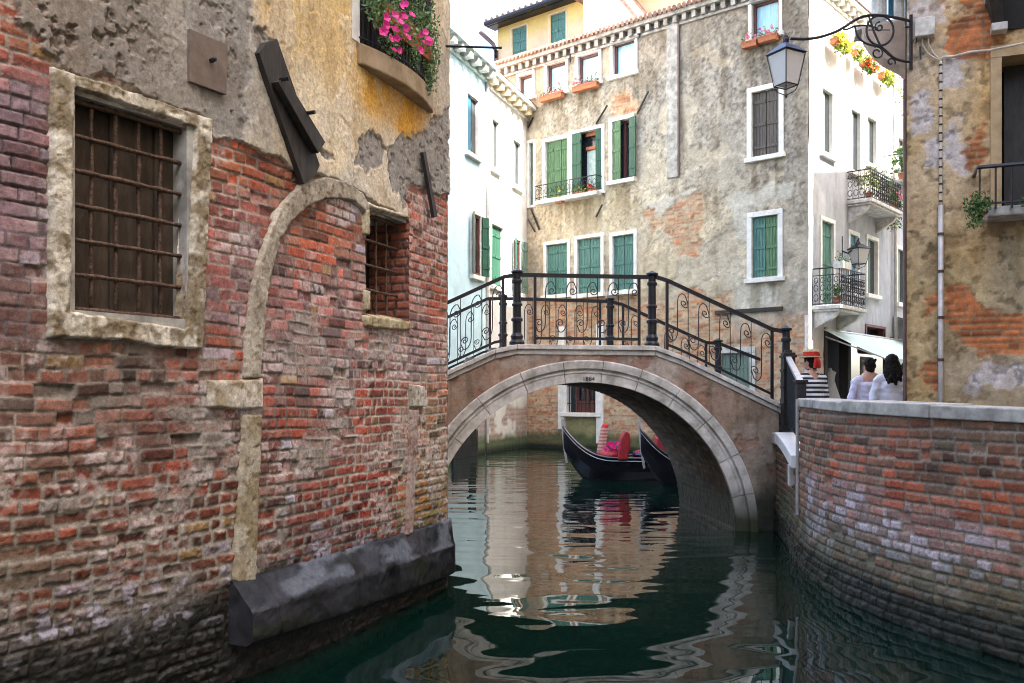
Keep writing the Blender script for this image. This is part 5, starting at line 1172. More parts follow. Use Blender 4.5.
# white gabled house beside it
PV = Path([(YC + yd * 4.2 - Vector((0, 1.6, 0))).to_tuple()[:2], (YC + yd * 9 - Vector((0, 1.6, 0))).to_tuple()[:2]])
gv = thing('gabled_house', 'sunlit cream gabled house between the yellow house and the grey roof', 'house', PV.pos(1, CAMPO))
a, b = PV.at(581)[0], PV.at(668)[0]; ap, az = PV.at(606, -26); e0, ez = PV.at(641, 16)
mb = MB(); q = [(a, 5), (b, 5), (b, az - (az - ez) / (e0 - ap) * (b - ap)), (ap, az), (a, az - .6)]
mb.add([PV.pos(s, z, 0) for s, z in q] + [PV.pos(s, z, -6) for s, z in q], [(0, 1, 2, 3, 4), (9, 8, 7, 6, 5), (1, 0, 5, 6), (2, 1, 6, 7), (4, 3, 8, 9), (0, 4, 9, 5)]); mb.build('wall', M['white'], gv)
mb = MB(); sl2 = (az - ez) / (e0 - ap)
mb.prism([PV.pos(ap - .2, az + .05, .35), PV.pos(b + .4, az + .05 - sl2 * (b + .6 - ap), .35), PV.pos(b + .4, az + .22 - sl2 * (b + .6 - ap), .35), PV.pos(ap - .2, az + .25, .35)], Vector(PV.pos(0, 0, -6.3)) - Vector(PV.pos(0, 0, 0)))
mb.prism([PV.pos(ap - .2, az + .05, .35), PV.pos(ap - .2, az + .25, .35), PV.pos(a - .3, az - .45, .35), PV.pos(a - .3, az - .62, .35)], Vector(PV.pos(0, 0, -6.3)) - Vector(PV.pos(0, 0, 0))); mb.build('roof', M['tile'], gv)
# ================================================================== ochre house on the right
RC = Vector((4.29, 10.0, 0)); rd = Vector((2.46, -1, 0)).normalized(); PO = Path([RC.to_tuple()[:2], (RC + rd * 7).to_tuple()[:2]])
och = thing('ochre_house', 'ochre plastered house with exposed brick behind the canal parapet', 'house', (RC.x, RC.y, CAMPO))
oan = PO.anch([(915, 30, (.42, .35, .29)), (935, 50, (.34, .27, .18)), (980, 40, (.42, .27, .12)), (915, 150, (.34, .25, .13)), (920, 220, (.36, .27, .16)), (925, 330, (.34, .25, .13)), (925, 390, (.32, .22, .10)), (1000, 90, (.40, .27, .11)), (985, 100, (.40, .28, .14)), (960, 80, (.38, .29, .18)), (990, 240, (.26, .20, .12)),
    (970, 250, (.34, .24, .12)), (960, 280, (.36, .28, .15)), (1015, 270, (.26, .21, .13)), (1015, 330, (.25, .20, .13)), (960, 380, (.30, .24, .16)), (1015, 360, (.26, .21, .14)), (950, 150, (.44, .35, .24)), (1040, 200, (.28, .21, .12))])
obp = [PO.poly(q) for q in ([(948, 292), (975, 285), (1006, 312), (1030, 320), (1030, 350), (990, 358), (948, 340)], [(926, 300), (939, 288), (939, 308), (927, 312)], [(927, 362), (937, 358), (938, 384), (928, 386)], [(966, 150), (982, 128), (986, 150), (972, 172), (964, 168)], [(948, 18), (1000, 8), (1000, 40), (985, 60), (950, 52)], [(944, -30), (1010, -30), (1000, 10), (950, 14)])]
owp = [PO.poly(q) for q in ([(947, 118), (956, 116), (966, 150), (965, 168), (952, 176), (944, 160)], [(928, 140), (940, 136), (942, 165), (930, 166)], [(940, 55), (956, 58), (958, 85), (944, 88)], [(912, 95), (926, 90), (928, 130), (914, 134)], [(964, 370), (1030, 362), (1030, 386), (968, 392)], [(907, 0), (945, 0), (945, 22), (907, 26)])]
opening(PO, och, 1001, 1045, 55, 214)
os0, os1, oz0, oz1 = holes(PO, och)[-1]
def ochre(S, Z):
    fine = fbm(S * 20, Z * 20, 4, 161); mid = fbm(S * 5, Z * 5, 4, 162)
    rgb = 1.35 * tones(S, Z, oan, .4, 3.0, 33) * (.66 + .68 * fbm(S * 3, Z * 2, 5, 163))[..., None]
    h = .02 * (mid - .5) + .008 * (fine - .5)
    idx, row, d, lx, lz = bricks(S, Z, .24, .070, 71, .008); dd = d + .008 * (mid - .5); f = sstep(.002, .012, dd); r = h2(idx, row, 3)
    bm = np.zeros(S.shape)
    for q in obp: bm = np.maximum(bm, sstep(.02, -.03, poly_sd(S, Z, q) + .34 * (fbm(S * 4, Z * 6, 5, 164) - .5)))
    wm = np.zeros(S.shape)
    for q in owp: wm = np.maximum(wm, sstep(.02, -.03, poly_sd(S, Z, q) + .30 * (fbm(S * 5, Z * 5, 5, 165) - .5)))
    rgb = mix(rgb, A3(.52, .48, .47) * (.75 + .5 * fine)[..., None], .85 * wm); h = h - .006 * wm
    crust = sstep(.55, .62, fbm(S * 3.3, Z * 3.3, 5, 166)); rgb = mix(rgb, rgb * A3(.62, .58, .54), .7 * crust); h = h - .012 * crust
    holes_ = sstep(.64, .70, fbm(S * 12, Z * 12, 3, 167)) * (1 - bm); rgb = mix(rgb, rgb * .45, .7 * holes_); h = h - .012 * holes_
    st = sstep(.5, .75, fbm(S * 5, Z * .7, 4, 168)); rgb = mix(rgb, rgb * A3(.75, .65, .5), .5 * st)
    bc = mix(A3(.30, .20, .11), A3(.42, .14, .05) * (.55 + .8 * r)[..., None], f) * (.75 + .5 * fine)[..., None]
    rgb = mix(rgb, bc, bm); h = mix(h, -.025 + .014 * f, bm)
    return h, rgb, np.full(S.shape, .86)
facade('front_wall', PO, 0, 7, CAMPO, 7.5, .017, ochre, M['near'], och, holes=holes(PO, och))
def och2(S, Z):
    n = fbm(S * 1.5, Z * 1.5, 4, 8); return .02 * n, A3(.36, .27, .16) * (.7 + .6 * n)[..., None], np.full(S.shape, .86)
facade('upper_wall', PO, 0, 7, 7.495, 20.5, .12, och2, M['far'], och)
PO2 = Path([(RC + Vector((.48, 1, 0)).normalized() * 9.5).to_tuple()[:2], RC.to_tuple()[:2]])
facade('side_wall', PO2, 0, 9.5, CAMPO, 20.5, .10, och2, M['far'], och)
rbk = Vector((.48, 1, 0)).normalized()
mb = MB(); q = [RC, RC + rd * 7, RC + rd * 7 + rbk * 9.5, RC + rbk * 9.5]; mb.prism([(v.x, v.y, 20.5) for v in q], (0, 0, .2)); mb.build('roof', M['tile'], och)
mb = MB(); v0, v1 = RC + rd * 7, RC + rd * 7 + rbk * 9.5; mb.add([(v0.x, v0.y, CAMPO), (v1.x, v1.y, CAMPO), (v1.x, v1.y, 20.5), (v0.x, v0.y, 20.5)], [(0, 1, 2, 3)]); v2 = RC + rbk * 9.5; mb.add([(v1.x, v1.y, CAMPO), (v2.x, v2.y, CAMPO), (v2.x, v2.y, 20.5), (v1.x, v1.y, 20.5)], [(0, 1, 2, 3)]); mb.build('back_wall', M['cream'], och)
# tall window, its balcony, the corbel above
mb = MB(); mb.fbox(PO, os0 - .02, os1 + .02, oz0 - .02, oz1 + .02, -.55, -.50); ow = mb.build('window', M['dark'], och); ow['label'] = 'tall dark balcony window'
mb = MB(); mb.fbox(PO, os0 - .10, os0 + .004, oz0, oz1, -.5, .03); mb.fbox(PO, os1 - .004, os1 + .1, oz0, oz1, -.5, .03); mb.fbox(PO, os0 - .1, os1 + .1, oz1, oz1 + .12, -.5, .035); mb.build('jamb', mat('ochre_stone', (.32, .22, .11), .8, col2=(.46, .34, .2), scale=6), ow)
mb = MB(); mb.fbox(PO, os0 + .06, os0 + .55, oz0, oz1, -.36, -.31); mb.build('shutter', M['oldwood'], ow)
z = PO.at(1000, 214)[1]; a = PO.at(974)[0]
mb = MB(); mb.fbox(PO, a + .10, a + 1.6, z - .08, z + .02, -.02, .36); ob = mb.build('balcony', M['stonegrey'], och, bevel=.015)
mb = MB(); zt_ = PO.at(974, 175)[1]; zt_ = z + .42
c4 = [PO.pos(a, zt_, .0), PO.pos(a, zt_, .40), PO.pos(a + 1.7, zt_, .40)]
mb.tube(c4, .022, 6); mb.tube([PO.pos(a + .05, z + .05, 0), PO.pos(a + .05, z + .05, .38), PO.pos(a + 1.7, z + .05, .38)], .012, 5)
for k in range(12): s = a + .02 + k * .145; mb.tube([PO.pos(s, z - .02, .39), PO.pos(s, zt_, .395)], .010, 5)
mb.build('railing', M['iron'], ob)
s, z1_ = PO.at(995, 3); mb = MB()
w1 = PO.at(1006)[0] - PO.at(988)[0]; zA, zB, zC = PO.at(995, 4)[1], PO.at(995, 27)[1], PO.at(995, 35)[1]
s0 = PO.at(986)[0]
mb.hexa([PO.pos(s0 + .06, zB, 0), PO.pos(s0 + .16, zB, 0), PO.pos(s0 + .16, zB, .10), PO.pos(s0 + .06, zB, .10), PO.pos(s0, zA, 0), PO.pos(s0 + .12, zA, 0), PO.pos(s0 + .12, zA, .28), PO.pos(s0, zA, .28)]); mb.build('corbel', M['oldwood'], och, bevel=.006)
mb = MB(); mb.fbox(PO, s0 - .02, s0 + .14, zA + .002, zA + .06, 0, .30); mb.build('corbel_stone', M['istria'], och, bevel=.008); mb = MB(); mb.fbox(PO, s0 + .04, s0 + .19, zC, zB - .002, 0, .14); mb.build('corbel_stone', M['istria'], och, bevel=.008)
mb = MB(); s9 = PO.at(1001)[0]; mb.fbox(PO, s9, s9 + 1.6, PO.at(1010, 30)[1], PO.at(1010, -30)[1], -.0, .02); mb.build('dark_recess', M['dark'], och)
# drainpipe, cable, junction box
s, z_ = PO.at(940.5, 62); mb = MB(); n = 34; zb_ = PO.at(940, 206)[1]
pts = [PO.pos(s, zb_ + (z_ - zb_) * k / n, .035) for k in range(n + 1)]; mb.tube(pts, .014, 8)
for k in range(1, n, 2): p_ = Vector(pts[k]); mb.tube([p_ - Vector((0, 0, .008)), p_ + Vector((0, 0, .008))], .020, 8, 1)
mb.build('conduit', [M['cable'], M['iron']], och, smooth=True)
mb = MB(); mb.tube([PO.pos(s, CAMPO, .05), PO.pos(s, zb_, .05)], .027, 10); dp = mb.build('downpipe', M['pipe'], och, smooth=True)
for yy in (235, 272, 318, 360): mb = MB(); zz = PO.at(940, yy)[1]; mb.tube([PO.pos(s, zz - .015, .05), PO.pos(s, zz + .015, .05)], .033, 10); mb.build('collar', M['rust'], dp)
mb = MB(); q = [(940, 62), (943, 58), (955, 57), (970, 53), (990, 51), (1010, 47), (1030, 43)]; mb.tube([PO.pos(*PO.at(*p), .03) for p in q], .014, 6)
for off in (0, 6): mb.tube([PO.pos(*PO.at(x, y), .04) for x, y in ((922 + off, 37), (922.5 + off, 46), (927 + off, 54), (934 + off * .6, 59), (940, 62))], .009, 6)
mb.build('cable', M['cable'], och, smooth=True)
(a, z1b), (b, z0b) = PO.at(914.5, 22), PO.at(934.5, 37.5); mb = MB(); mb.fbox(PO, a, b, z0b, z1b, .0, .11); jb = mb.build('junction_box', M['boxm'], och, bevel=.008)
mb = MB(); mb.tube([PO.pos(*PO.at(x, y), .05) for x, y in ((917, 37), (916, 44), (912, 46), (914, 41))], .007, 5); mb.tube([PO.pos(*PO.at(x, y), .05) for x, y in ((920, 48), (920.5, 61))], .012, 5); mb.build('wire', M['iron'], jb)
mb = MB(); mb.tube([(RC.x - .022, RC.y + .0, CAMPO), (RC.x - .022, RC.y + .0, 3.45)], .018, 8); mb.build('corner_pipe', M['darkpipe'], och)
# stone balcony on the hidden flank, seen behind the lamp bracket
def yz(px, py, Y=10.75): return W(px, py, Y)
mb = MB(); q = [(862, 27), (905, 19), (914, 19), (914, 80), (908, 72), (900, 66), (892, 62), (884, 58), (876, 51), (869, 43), (864, 35)]
mb.prism([yz(*p) for p in q][::-1], (.10, .30, 0)); sb = mb.build('stone_balcony', mat('pink_stone', (.40, .31, .25), .8, col2=(.54, .44, .37), scale=5, bump=.3), och, bevel=.01)
mb = MB(); mb.prism([yz(*p, 10.85) for p in ((857, 30), (908, 21), (908, 17), (857, 26))][::-1], (.10, .38, 0)); mb.build('ledge', M['istria'], sb)
for (x, w_) in ((879, .09), (899, .06)):
    p = Vector(yz(x, 20, 11.2)); mb = MB(); mb.lathe((p.x, p.y, p.z), [(w_ * 1.15, 0), (w_, .05), (w_, .55), (w_ * 1.2, .6), (w_ * 1.2, .68)], 12); mb.build('baluster', M['istria'], sb, smooth=False)
for (x, w_) in ((892, .05), (909, .05)):
    p = Vector(yz(x, 17, 11.5)); mb = MB(); mb.box((p.x - w_, p.y - .02, p.z), (p.x + w_, p.y + .02, p.z + .8)); mb.build('shutter', M['blue'], sb)
# plants on the ochre balcony
bal_p = PO.pos(PO.at(972)[0] + .02, PO.at(972, 215)[1], .48)
bush('trailing_plant', 'small green shrub trailing from the end of the ochre house balcony', 'plant', [((bal_p[0], bal_p[1], bal_p[2] + .02), (.15, .12, .13)), ((bal_p[0] - .03, bal_p[1], bal_p[2] - .13), (.10, .08, .12))], 420, .045, 'leaf', (bal_p[0], bal_p[1], bal_p[2] - .06), 4, 'red', .03, seed=41)
bal_p = PO.pos(PO.at(1028)[0], PO.at(1024, 212)[1], .44)
bush('trailing_plant', 'green plant behind the balcony rail beside the tall dark window', 'plant', [((bal_p[0], bal_p[1], bal_p[2] + .03), (.14, .10, .13))], 200, .045, 'leaf', (bal_p[0], bal_p[1], bal_p[2] - .06), seed=42)
# street-side balcony plants peeping past the corner
PS_s = PS.at(885)[0]
z = PS.at(899, 190)[1]
mb = MB(); mb.fbox(PS, PS_s - .2, PS_s + 2.0, z - .1, z, -.02, .7); b3 = mb.build('balcony', M['stonegrey'], grey)
mb = MB()
for k in range(10): s = PS_s - .16 + .2 * k; mb.tube([PS.pos(s, z, .66), PS.pos(s, z + .75, .66)], .014, 4)
mb.tube([PS.pos(PS_s - .18, z + .76, 0), PS.pos(PS_s - .18, z + .76, .67), PS.pos(PS_s + 2, z + .76, .67)], .02, 5); mb.build('railing', M['iron'], b3)
p = W(897, 203, 27.5)
bush('hanging_plant', 'bushy green creeper spilling below the farthest street balcony', 'plant', [((p[0], p[1], p[2]), (.40, .35, .35)), ((p[0] - .1, p[1], p[2] - .5), (.32, .3, .35))], 420, .11, 'leaf3', (p[0], p[1], p[2] + .3), 16, 'pinkp', .09, seed=43)
pot_plant('potted_plant', 'spiky green potted plant on the farthest street balcony', PS, PS_s - .02, z, .5, .8, 'leaf', 44, 150, .16)
p = W(901, 95, 27.8)
bush('hanging_plant', 'sparse red flowering creeper high beside the ochre house corner', 'plant', [((p[0], p[1], p[2]), (.18, .3, .7))], 150, .10, 'leaf3', (p[0], p[1], p[2] + .8), 26, 'pinkp', .10, seed=45)

# ================================================================== big hanging lantern on its scrolled bracket
LY = 9.9
def lq(px, py, Y=LY): return Vector(W(px, py, Y))
lt = thing('street_lantern', 'large iron street lantern hanging from a scrolled arm over the canal', 'lantern', tuple(lq(786, 60)), 'iron street lanterns')
lc = lq(786, 54); lantern_body(lt, lc, .285, .62, rot=.5, cap='navy')
def spline(pts, n=8):
    P = [pts[0]] + pts + [pts[-1]]; out = []
    for i in range(1, len(P) - 2):
        for k in range(n):
            t = k / n; a, b, c, d = P[i - 1], P[i], P[i + 1], P[i + 2]
            out.append(tuple(.5 * (2 * b[j] + (c[j] - a[j]) * t + (2 * a[j] - 5 * b[j] + 4 * c[j] - d[j]) * t * t + (3 * b[j] - a[j] - 3 * c[j] + d[j]) * t ** 3) for j in range(2)))
    return out + [pts[-1]]
mb = MB()
def stroke(pts, r, n=8): mb.tube([lq(*p) for p in spline(pts, n)], r, 6)
stroke([(911, 21), (897, 18), (882, 15.5), (868, 15.5), (857, 19), (846, 26), (835, 32), (820, 37), (805, 39), (790, 38.5)], .016)
stroke([(843, 27), (844, 29.5), (848, 29), (856, 26), (868, 25.5), (873, 27), (878, 28.5)], .010)
mb.tube([lq(880 + 13.5 * math.cos(t), 30.5 + 15 * math.sin(t)) for t in np.linspace(0, 2 * PI, 28)], .013, 6)
mb.tube([lq(879.5 + (5.2 - .55 * t) * math.cos(-t - 1.5), 27 + (5.2 - .55 * t) * math.sin(-t - 1.5)) for t in np.linspace(0, 7.5, 26)], .010, 5)
stroke([(855, 27), (857, 35), (862, 41), (869, 44.5), (877, 46), (882, 45.5)], .012)
mb.tube([lq(869, 16), lq(874, 32), lq(881, 47), lq(889, 55)], .012, 6)
stroke([(880, 46), (887, 52), (894, 58), (903, 61), (911, 62)], .014)
mb.tube([lq(877 + (5.5 - .5 * t) * math.cos(t), 53 + (5.5 - .5 * t) * math.sin(t)) for t in np.linspace(-2, 6, 22)], .010, 5)
mb.tube([lq(891 + (4.5 - .5 * t) * math.cos(-t + .5), 62 + (4.5 - .5 * t) * math.sin(-t + .5)) for t in np.linspace(0, 6, 20)], .010, 5)
mb.tube([lq(911, 15), lq(911, 70)], .020, 6); mb.tube([lq(905, 20), lq(905, 27), lq(911, 27)], .012, 5); mb.tube([lq(868, 30), lq(890, 30)], .006, 5)
mb.build('bracket', M['iron'], lt)
mb = MB(); mb.tube([lq(789, 38.5), lq(786, 40), lq(785, 44)], .012, 6)
for sx in (-1, 1): mb.tube([lq(786 + sx * 1, 40), lq(786 + sx * 3.2, 44), lq(786 + sx * 4.5, 48), lq(786 + sx * 5.5, 52)], .007, 5)
mb.tube([lq(786 + 2.6 * math.cos(t), 39 + 3.2 * math.sin(t)) for t in np.linspace(0, 2 * PI, 12)], .008, 5); mb.build('hook', M['iron'], lt)

# ================================================================== petunias on the near balcony
def bp_(t, z, p):
    s = bs0 + (bs1 - bs0) * t; return PL.pos(s, z, .05 + .10 * math.sin(PI * t) ** .8 + p)
zb_ = bz + bt_
pet = thing('petunia_planter', 'magenta petunias and trailing green foliage spilling through the near balcony rail', 'flowers', bp_(.5, zb_, -.05))
rn = random.Random(12); mb = MB(); mb2 = MB()
def blob(px, py, rx, ry, rz, n, sz, kind):
    s, z = PL.at(px - 13, py); c_ = Vector(PL.pos(s, z, .13)); T_ = Vector((*PL.T[-5], 0)); N_ = Vector((*PL.N[-5], 0))
    for _ in range(n):
        v = Vector((rn.gauss(0, 1), rn.gauss(0, 1), rn.gauss(0, 1))).normalized() * rn.random() ** .45
        leaf_mb(kind, c_ + T_ * v.x * rx + N_ * v.y * ry + Vector((0, 0, v.z * rz)), sz, rn)
for q in ((385, 18, .26, .10, .20, 330, .042), (405, 28, .25, .11, .20, 330, .042), (388, 45, .16, .08, .12, 160, .04), (420, 25, .20, .12, .25, 380, .042), (428, 52, .12, .10, .22, 300, .038), (427, 78, .09, .08, .16, 220, .034), (400, -20, .34, .12, .20, 300, .045), (372, 8, .14, .08, .16, 140, .04), (410, 60, .12, .06, .10, 100, .035)): blob(*q, mb)
mb.build('foliage', M['leaf3'], pet)
st = MB()
for k in range(9):
    t = .15 + .09 * k; st.tube([bp_(t, zb_ + .3, -.04), bp_(t, zb_ + .45, .03), bp_(t + rn.uniform(-.05, .05), zb_ + rn.uniform(.15, .7), .08)], .004, 4)
st.build('stem', M['leaf'], pet)
fb = MB()
for (px, py) in ((397, 8), (402, 9), (383, 22), (388, 20), (382, 30), (391, 27), (399, 22), (400, 20), (405, 20), (380, 36), (392, 34), (386, 43), (390, 42), (393, 43), (400, 40), (403, 42), (398, 33), (392, 55), (395, 54), (413, 55), (415, 39), (418, 37), (423, 44), (425, 46), (421, 47), (393, 12)):
    s, z = PL.at(px - 25, py); flower_mb(fb, PL.pos(s, z, .24 + rn.uniform(-.02, .03)), .066 * rn.uniform(.8, 1.2), rn, (.5, -.8, .25))
fb.build('blossom', M['magenta'], pet)
mb = MB(); mb.fbox(PL, bs0 + .25, bs1 - .2, zb_ + .18, zb_ + .36, .02, .14); mb.build('planter', M['terracotta'], pet)

# ================================================================== gondolas moored beyond the bridge
def gondola(label, tip, length, ang, seatx):
    t = thing('gondola', label, 'gondola', (tip[0], tip[1], WATER), 'gondolas moored beyond the bridge')
    ca, sa = math.cos(ang), math.sin(ang)
    def G(x, y, z): return (tip[0] + x * ca - y * sa, tip[1] + x * sa + y * ca, WATER + z)
    n = 90; V = []; Fc = []; sheer = []
    prof = []
    for k in range(n + 1):
        u = (k / n) ** 1.6; x = length * u
        wv = .70 * (math.sin(PI * min(1, max(0, u)) ** .9) ** .75) + .012
        zs = .43 + .60 * max(0, 1 - x / 1.0) ** 2.3 + .75 * max(0, (u - .80) / .20) ** 2
        zk = -.16 + .74 * max(0, 1 - x / .62) ** 1.6 + .85 * max(0, (u - .88) / .12) ** 1.6
        zk = min(zk, zs - .06); prof.append((x, wv, zs, zk))
        V += [G(x, -wv, zs), G(x, -wv * .92, zk + (zs - zk) * .55), G(x, -wv * .62, zk + (zs - zk) * .15), G(x, 0, zk), G(x, wv * .62, zk + (zs - zk) * .15), G(x, wv * .92, zk + (zs - zk) * .55), G(x, wv, zs), G(x, 0, zs - .05 if .02 < u < .3 or u > .72 else zs - .30)]
    m_ = 8
    for k in range(n):
        for i in range(m_): Fc.append((k * m_ + i, k * m_ + (i + 1) % m_, (k + 1) * m_ + (i + 1) % m_, (k + 1) * m_ + i))
    Fc += [tuple(range(m_))[::-1], tuple(n * m_ + i for i in range(m_))]
    mb = MB(); mb.add(V, [f[::-1] for f in Fc]); h = mb.build('hull', M['hull'], t, smooth=False)
    for sgn in (-1, 1):
        mb = MB(); mb.tube([G(x, sgn * (w_ + .012), zs + .008) for x, w_, zs, zk in prof], .020, 5); mb.build('gunwale', M['hull'], t)
        mb = MB(); mb.tube([G(x, sgn * (w_ + .010), zs - .055) for x, w_, zs, zk in prof[1:-1]], .008, 5); mb.build('trim_line', M['trim'], t)
    x0, w0, zs0, zk0 = prof[0]
    mb = MB(); pr = [(.05, .30), (.0, .60), (-.035, 1.0), (-.045, 1.16), (-.01, 1.20), (.02, 1.15), (.005, 1.0), (.03, .66), (.09, .32)]
    mb.prism([G(x, -.012, z) for x, z in pr], Vector(G(0, .024, 0)) - Vector(G(0, 0, 0)))
    mb.build('prow_iron', M['trim'], t)
    mb = MB(); mb.hexa([G(1.4, -.42, .50), G(3.0, -.55, .44), G(3.0, .55, .44), G(1.4, .42, .50), G(1.4, -.38, .53), G(3.0, -.50, .48), G(3.0, .50, .48), G(1.4, .38, .53)]); mb.build('fore_deck', M['bluecloth'], t)
    for sx, sc_ in seatx:
        mb = MB(); mb.ell(G(sx - .05, 0, .47), (.24, .34, .12), 14, 8); mb.add([], []); ps = [(sx + .10, .40), (sx + .30, .40), (sx + .36, .75), (sx + .34, .92), (sx + .26, .96), (sx + .17, .80)]
        mb.prism([G(x, -.42, z) for x, z in ps], Vector(G(0, .84, 0)) - Vector(G(0, 0, 0))); mb.build('seat', M['redseat'], t, bevel=.04)
    mb = MB(); mb.tube([G(2.3, .0, .50), G(2.3, 0, .62)], .05, 8); mb.lathe(G(2.3, 0, .62), [(.05, 0), (.08, .03), (.03, .07), (.04, .10), (.005, .16)], 8); mb.build('ornament', M['gold'], t)
    return G
G1 = gondola('black gondola with pale stripe whose bow points towards the left wall', (1.02, 18.3), 10.8, math.radians(-4), [(.95, 0), (1.65, 0)])
G2 = gondola('nearer black gondola half hidden behind the bridge abutment', (2.36, 16.9), 10.8, math.radians(-2), [(2.6, 0)])
q = Vector(G1(1.0, -.1, .58)); bush('bow_flowers', 'small bunch of pink flowers on the front gondola deck', 'flowers', [((q.x, q.y, q.z + .05), (.20, .10, .10))], 60, .06, 'leaf3', (q.x, q.y, q.z - .08), 30, 'magenta', .09, seed=51)
mp = thing('mooring_pole', 'leaning red and white pole behind the gondola bow', 'pole', (1.75, 19.6, WATER)); mb = MB(); mb.tube([(1.62, 19.5, WATER - 1), (1.97, 19.5, -.64)], .085, 10); mb.build('shaft', M['stripepole'], mp, smooth=True); mb = MB(); mb.ell((1.972, 19.5, -.63), .075, 10, 6); mb.build('cap', M['redband'], mp)

# ================================================================== people on the quay
def capsule(mb, pts, radii, fl=1.0, n=14):
    # tapered rounded tube; fl flattens it front to back
    P = [Vector(p) for p in pts]; full = []
    d0 = (P[0] - P[1]).normalized(); d1 = (P[-1] - P[-2]).normalized()
    rows = [(P[0] + d0 * radii[0] * k, radii[0] * math.sqrt(max(0, 1 - k * k))) for k in (.98, .8, .45)] + list(zip(P, radii)) + [(P[-1] + d1 * radii[-1] * k, radii[-1] * math.sqrt(max(0, 1 - k * k))) for k in (.45, .8, .98)]
    V = []; Fc = []
    for i, (c, r) in enumerate(rows):
        a = rows[max(0, i - 1)][0]; b = rows[min(len(rows) - 1, i + 1)][0]; tt = (b - a).normalized()
        u = Vector((1, 0, 0)) - tt * tt.x; u = Vector((0, 1, 0)) - tt * tt.y if u.length < .2 else u; u.normalize(); v = tt.cross(u)
        V += [c + u * r * math.cos(2 * PI * k / n) + v * r * fl * math.sin(2 * PI * k / n) for k in range(n)]
    for i in range(len(rows) - 1):
        for k in range(n): Fc.append((i * n + k, i * n + (k + 1) % n, (i + 1) * n + (k + 1) % n, (i + 1) * n + k))
    Fc += [tuple(range(n))[::-1], tuple((len(rows) - 1) * n + k for k in range(n))]
    mb.add(V, Fc)
def person(label, loc, face, H, shirt, hair, width=1.0, lean=0, arm=(.0, .0), hat=False, group=None, head_turn=0):
    t = thing('person', label, 'person', loc, group); k = H / 1.75
    cf, sf = math.cos(face), math.sin(face)
    def fin(mb, name, mt, vox=.014, par=None):
        mb.v = [(loc[0] + (x * cf - y * sf) * k, loc[1] + (x * sf + y * cf) * k, loc[2] + z * k) for x, y, z in mb.v]
        o = mb.build(name, mt, par or t, smooth=True); r = o.modifiers.new('fuse', 'REMESH'); r.mode = 'VOXEL'; r.voxel_size = vox; r.use_smooth_shade = True
        s_ = o.modifiers.new('soft', 'SMOOTH'); s_.factor = .5; s_.iterations = 5
        if name in ('shirt', 'hair', 'trousers'):
            tx = bpy.data.textures.new('folds', 'CLOUDS'); tx.noise_scale = .10 if name != 'hair' else .03; tx.noise_depth = 2
            dm = o.modifiers.new('folds', 'DISPLACE'); dm.texture = tx; dm.strength = .045 if name != 'hair' else .03; dm.mid_level = .5
        return o
    def L_(y, z): return y - lean * max(0, z - .95)        # lean towards -y (the way the figure faces is -y)
    w = width; hx, hy = 0, L_(-.02, 1.63)
    b = MB()
    capsule(b, [(0, L_(0, 1.38), 1.38), (0, L_(-.005, 1.55), 1.55)], [.062, .055]); b.ell((hx, hy, 1.64), (.075, .095, .115), 16, 12); b.ell((hx, hy - .095, 1.625), (.014, .022, .022), 8, 6); b.ell((hx, hy - .06, 1.56), (.05, .045, .04), 10, 6)
    for sx in (-1, 1): b.ell((hx + sx * .076, hy + .012, 1.635), (.012, .022, .034), 8, 6)
    capsule(b, [(0, L_(0, 1.0), 1.0), (0, L_(0, 1.2), 1.2), (0, L_(0, 1.38), 1.38)], [.15 * w, .145 * w, .15 * w], .62)
    for sx, sw_ in ((-1, arm[0]), (1, arm[1])):
        sh_ = (sx * .175 * w, L_(0, 1.40), 1.40); el = (sx * (.235 * w), L_(-.02 - .05 * sw_, 1.12), 1.12); wr = (sx * (.22 * w), L_(-.06 - .20 * sw_, .92 + .18 * sw_), .90 + .18 * sw_)
        capsule(b, [sh_, el], [.052, .042]); capsule(b, [el, wr], [.040, .028])
        hd = (wr[0], wr[1] - .02, wr[2] - .07); capsule(b, [wr, hd], [.028, .036], .6)
        for f in range(4): capsule(b, [(hd[0] + (f - 1.5) * .004, hd[1] + (f - 1.5) * .018, hd[2] - .02), (hd[0] - sx * .01, hd[1] + (f - 1.5) * .018 - .004, hd[2] - .085 + .012 * abs(f - 1.3))], [.0095, .0085], 1, 8)
        capsule(b, [(hd[0], hd[1] - .03, hd[2] + .02), (hd[0] - sx * .012, hd[1] - .055, hd[2] - .035)], [.011, .009], 1, 8)
    for sx in (-1, 1): capsule(b, [(sx * .085, 0, .92), (sx * .09, -.01, .50), (sx * .09, .02, .09)], [.085, .056, .040]); capsule(b, [(sx * .09, .03, .045), (sx * .095, -.13, .035)], [.042, .034], .9)
    fin(b, 'body', M['skin'])
    s = MB(); capsule(s, [(0, L_(0, .90), .90), (0, L_(0, 1.05), 1.05), (0, L_(0, 1.22), 1.22), (0, L_(0, 1.36), 1.36), (0, L_(0, 1.44), 1.44)], [.165 * w, .160 * w, .168 * w, .175 * w, .10], .68, 20)
    for sx, sw_ in ((-1, arm[0]), (1, arm[1])):
        el = (sx * (.238 * w), L_(-.02 - .05 * sw_, 1.12), 1.12); wr = (sx * (.222 * w), L_(-.06 - .19 * sw_, .95 + .17 * sw_), .94 + .17 * sw_)
        capsule(s, [(sx * .06, L_(0, 1.43), 1.43), (sx * .165 * w, L_(0, 1.405), 1.405)], [.06, .072]); capsule(s, [(sx * .175 * w, L_(0, 1.39), 1.39), el], [.072, .058]); capsule(s, [el, wr], [.056, .045])
    capsule(s, [(-.165 * w, L_(0, 1.395), 1.395), (0, L_(0, 1.415), 1.415), (.165 * w, L_(0, 1.395), 1.395)], [.072, .085, .072])
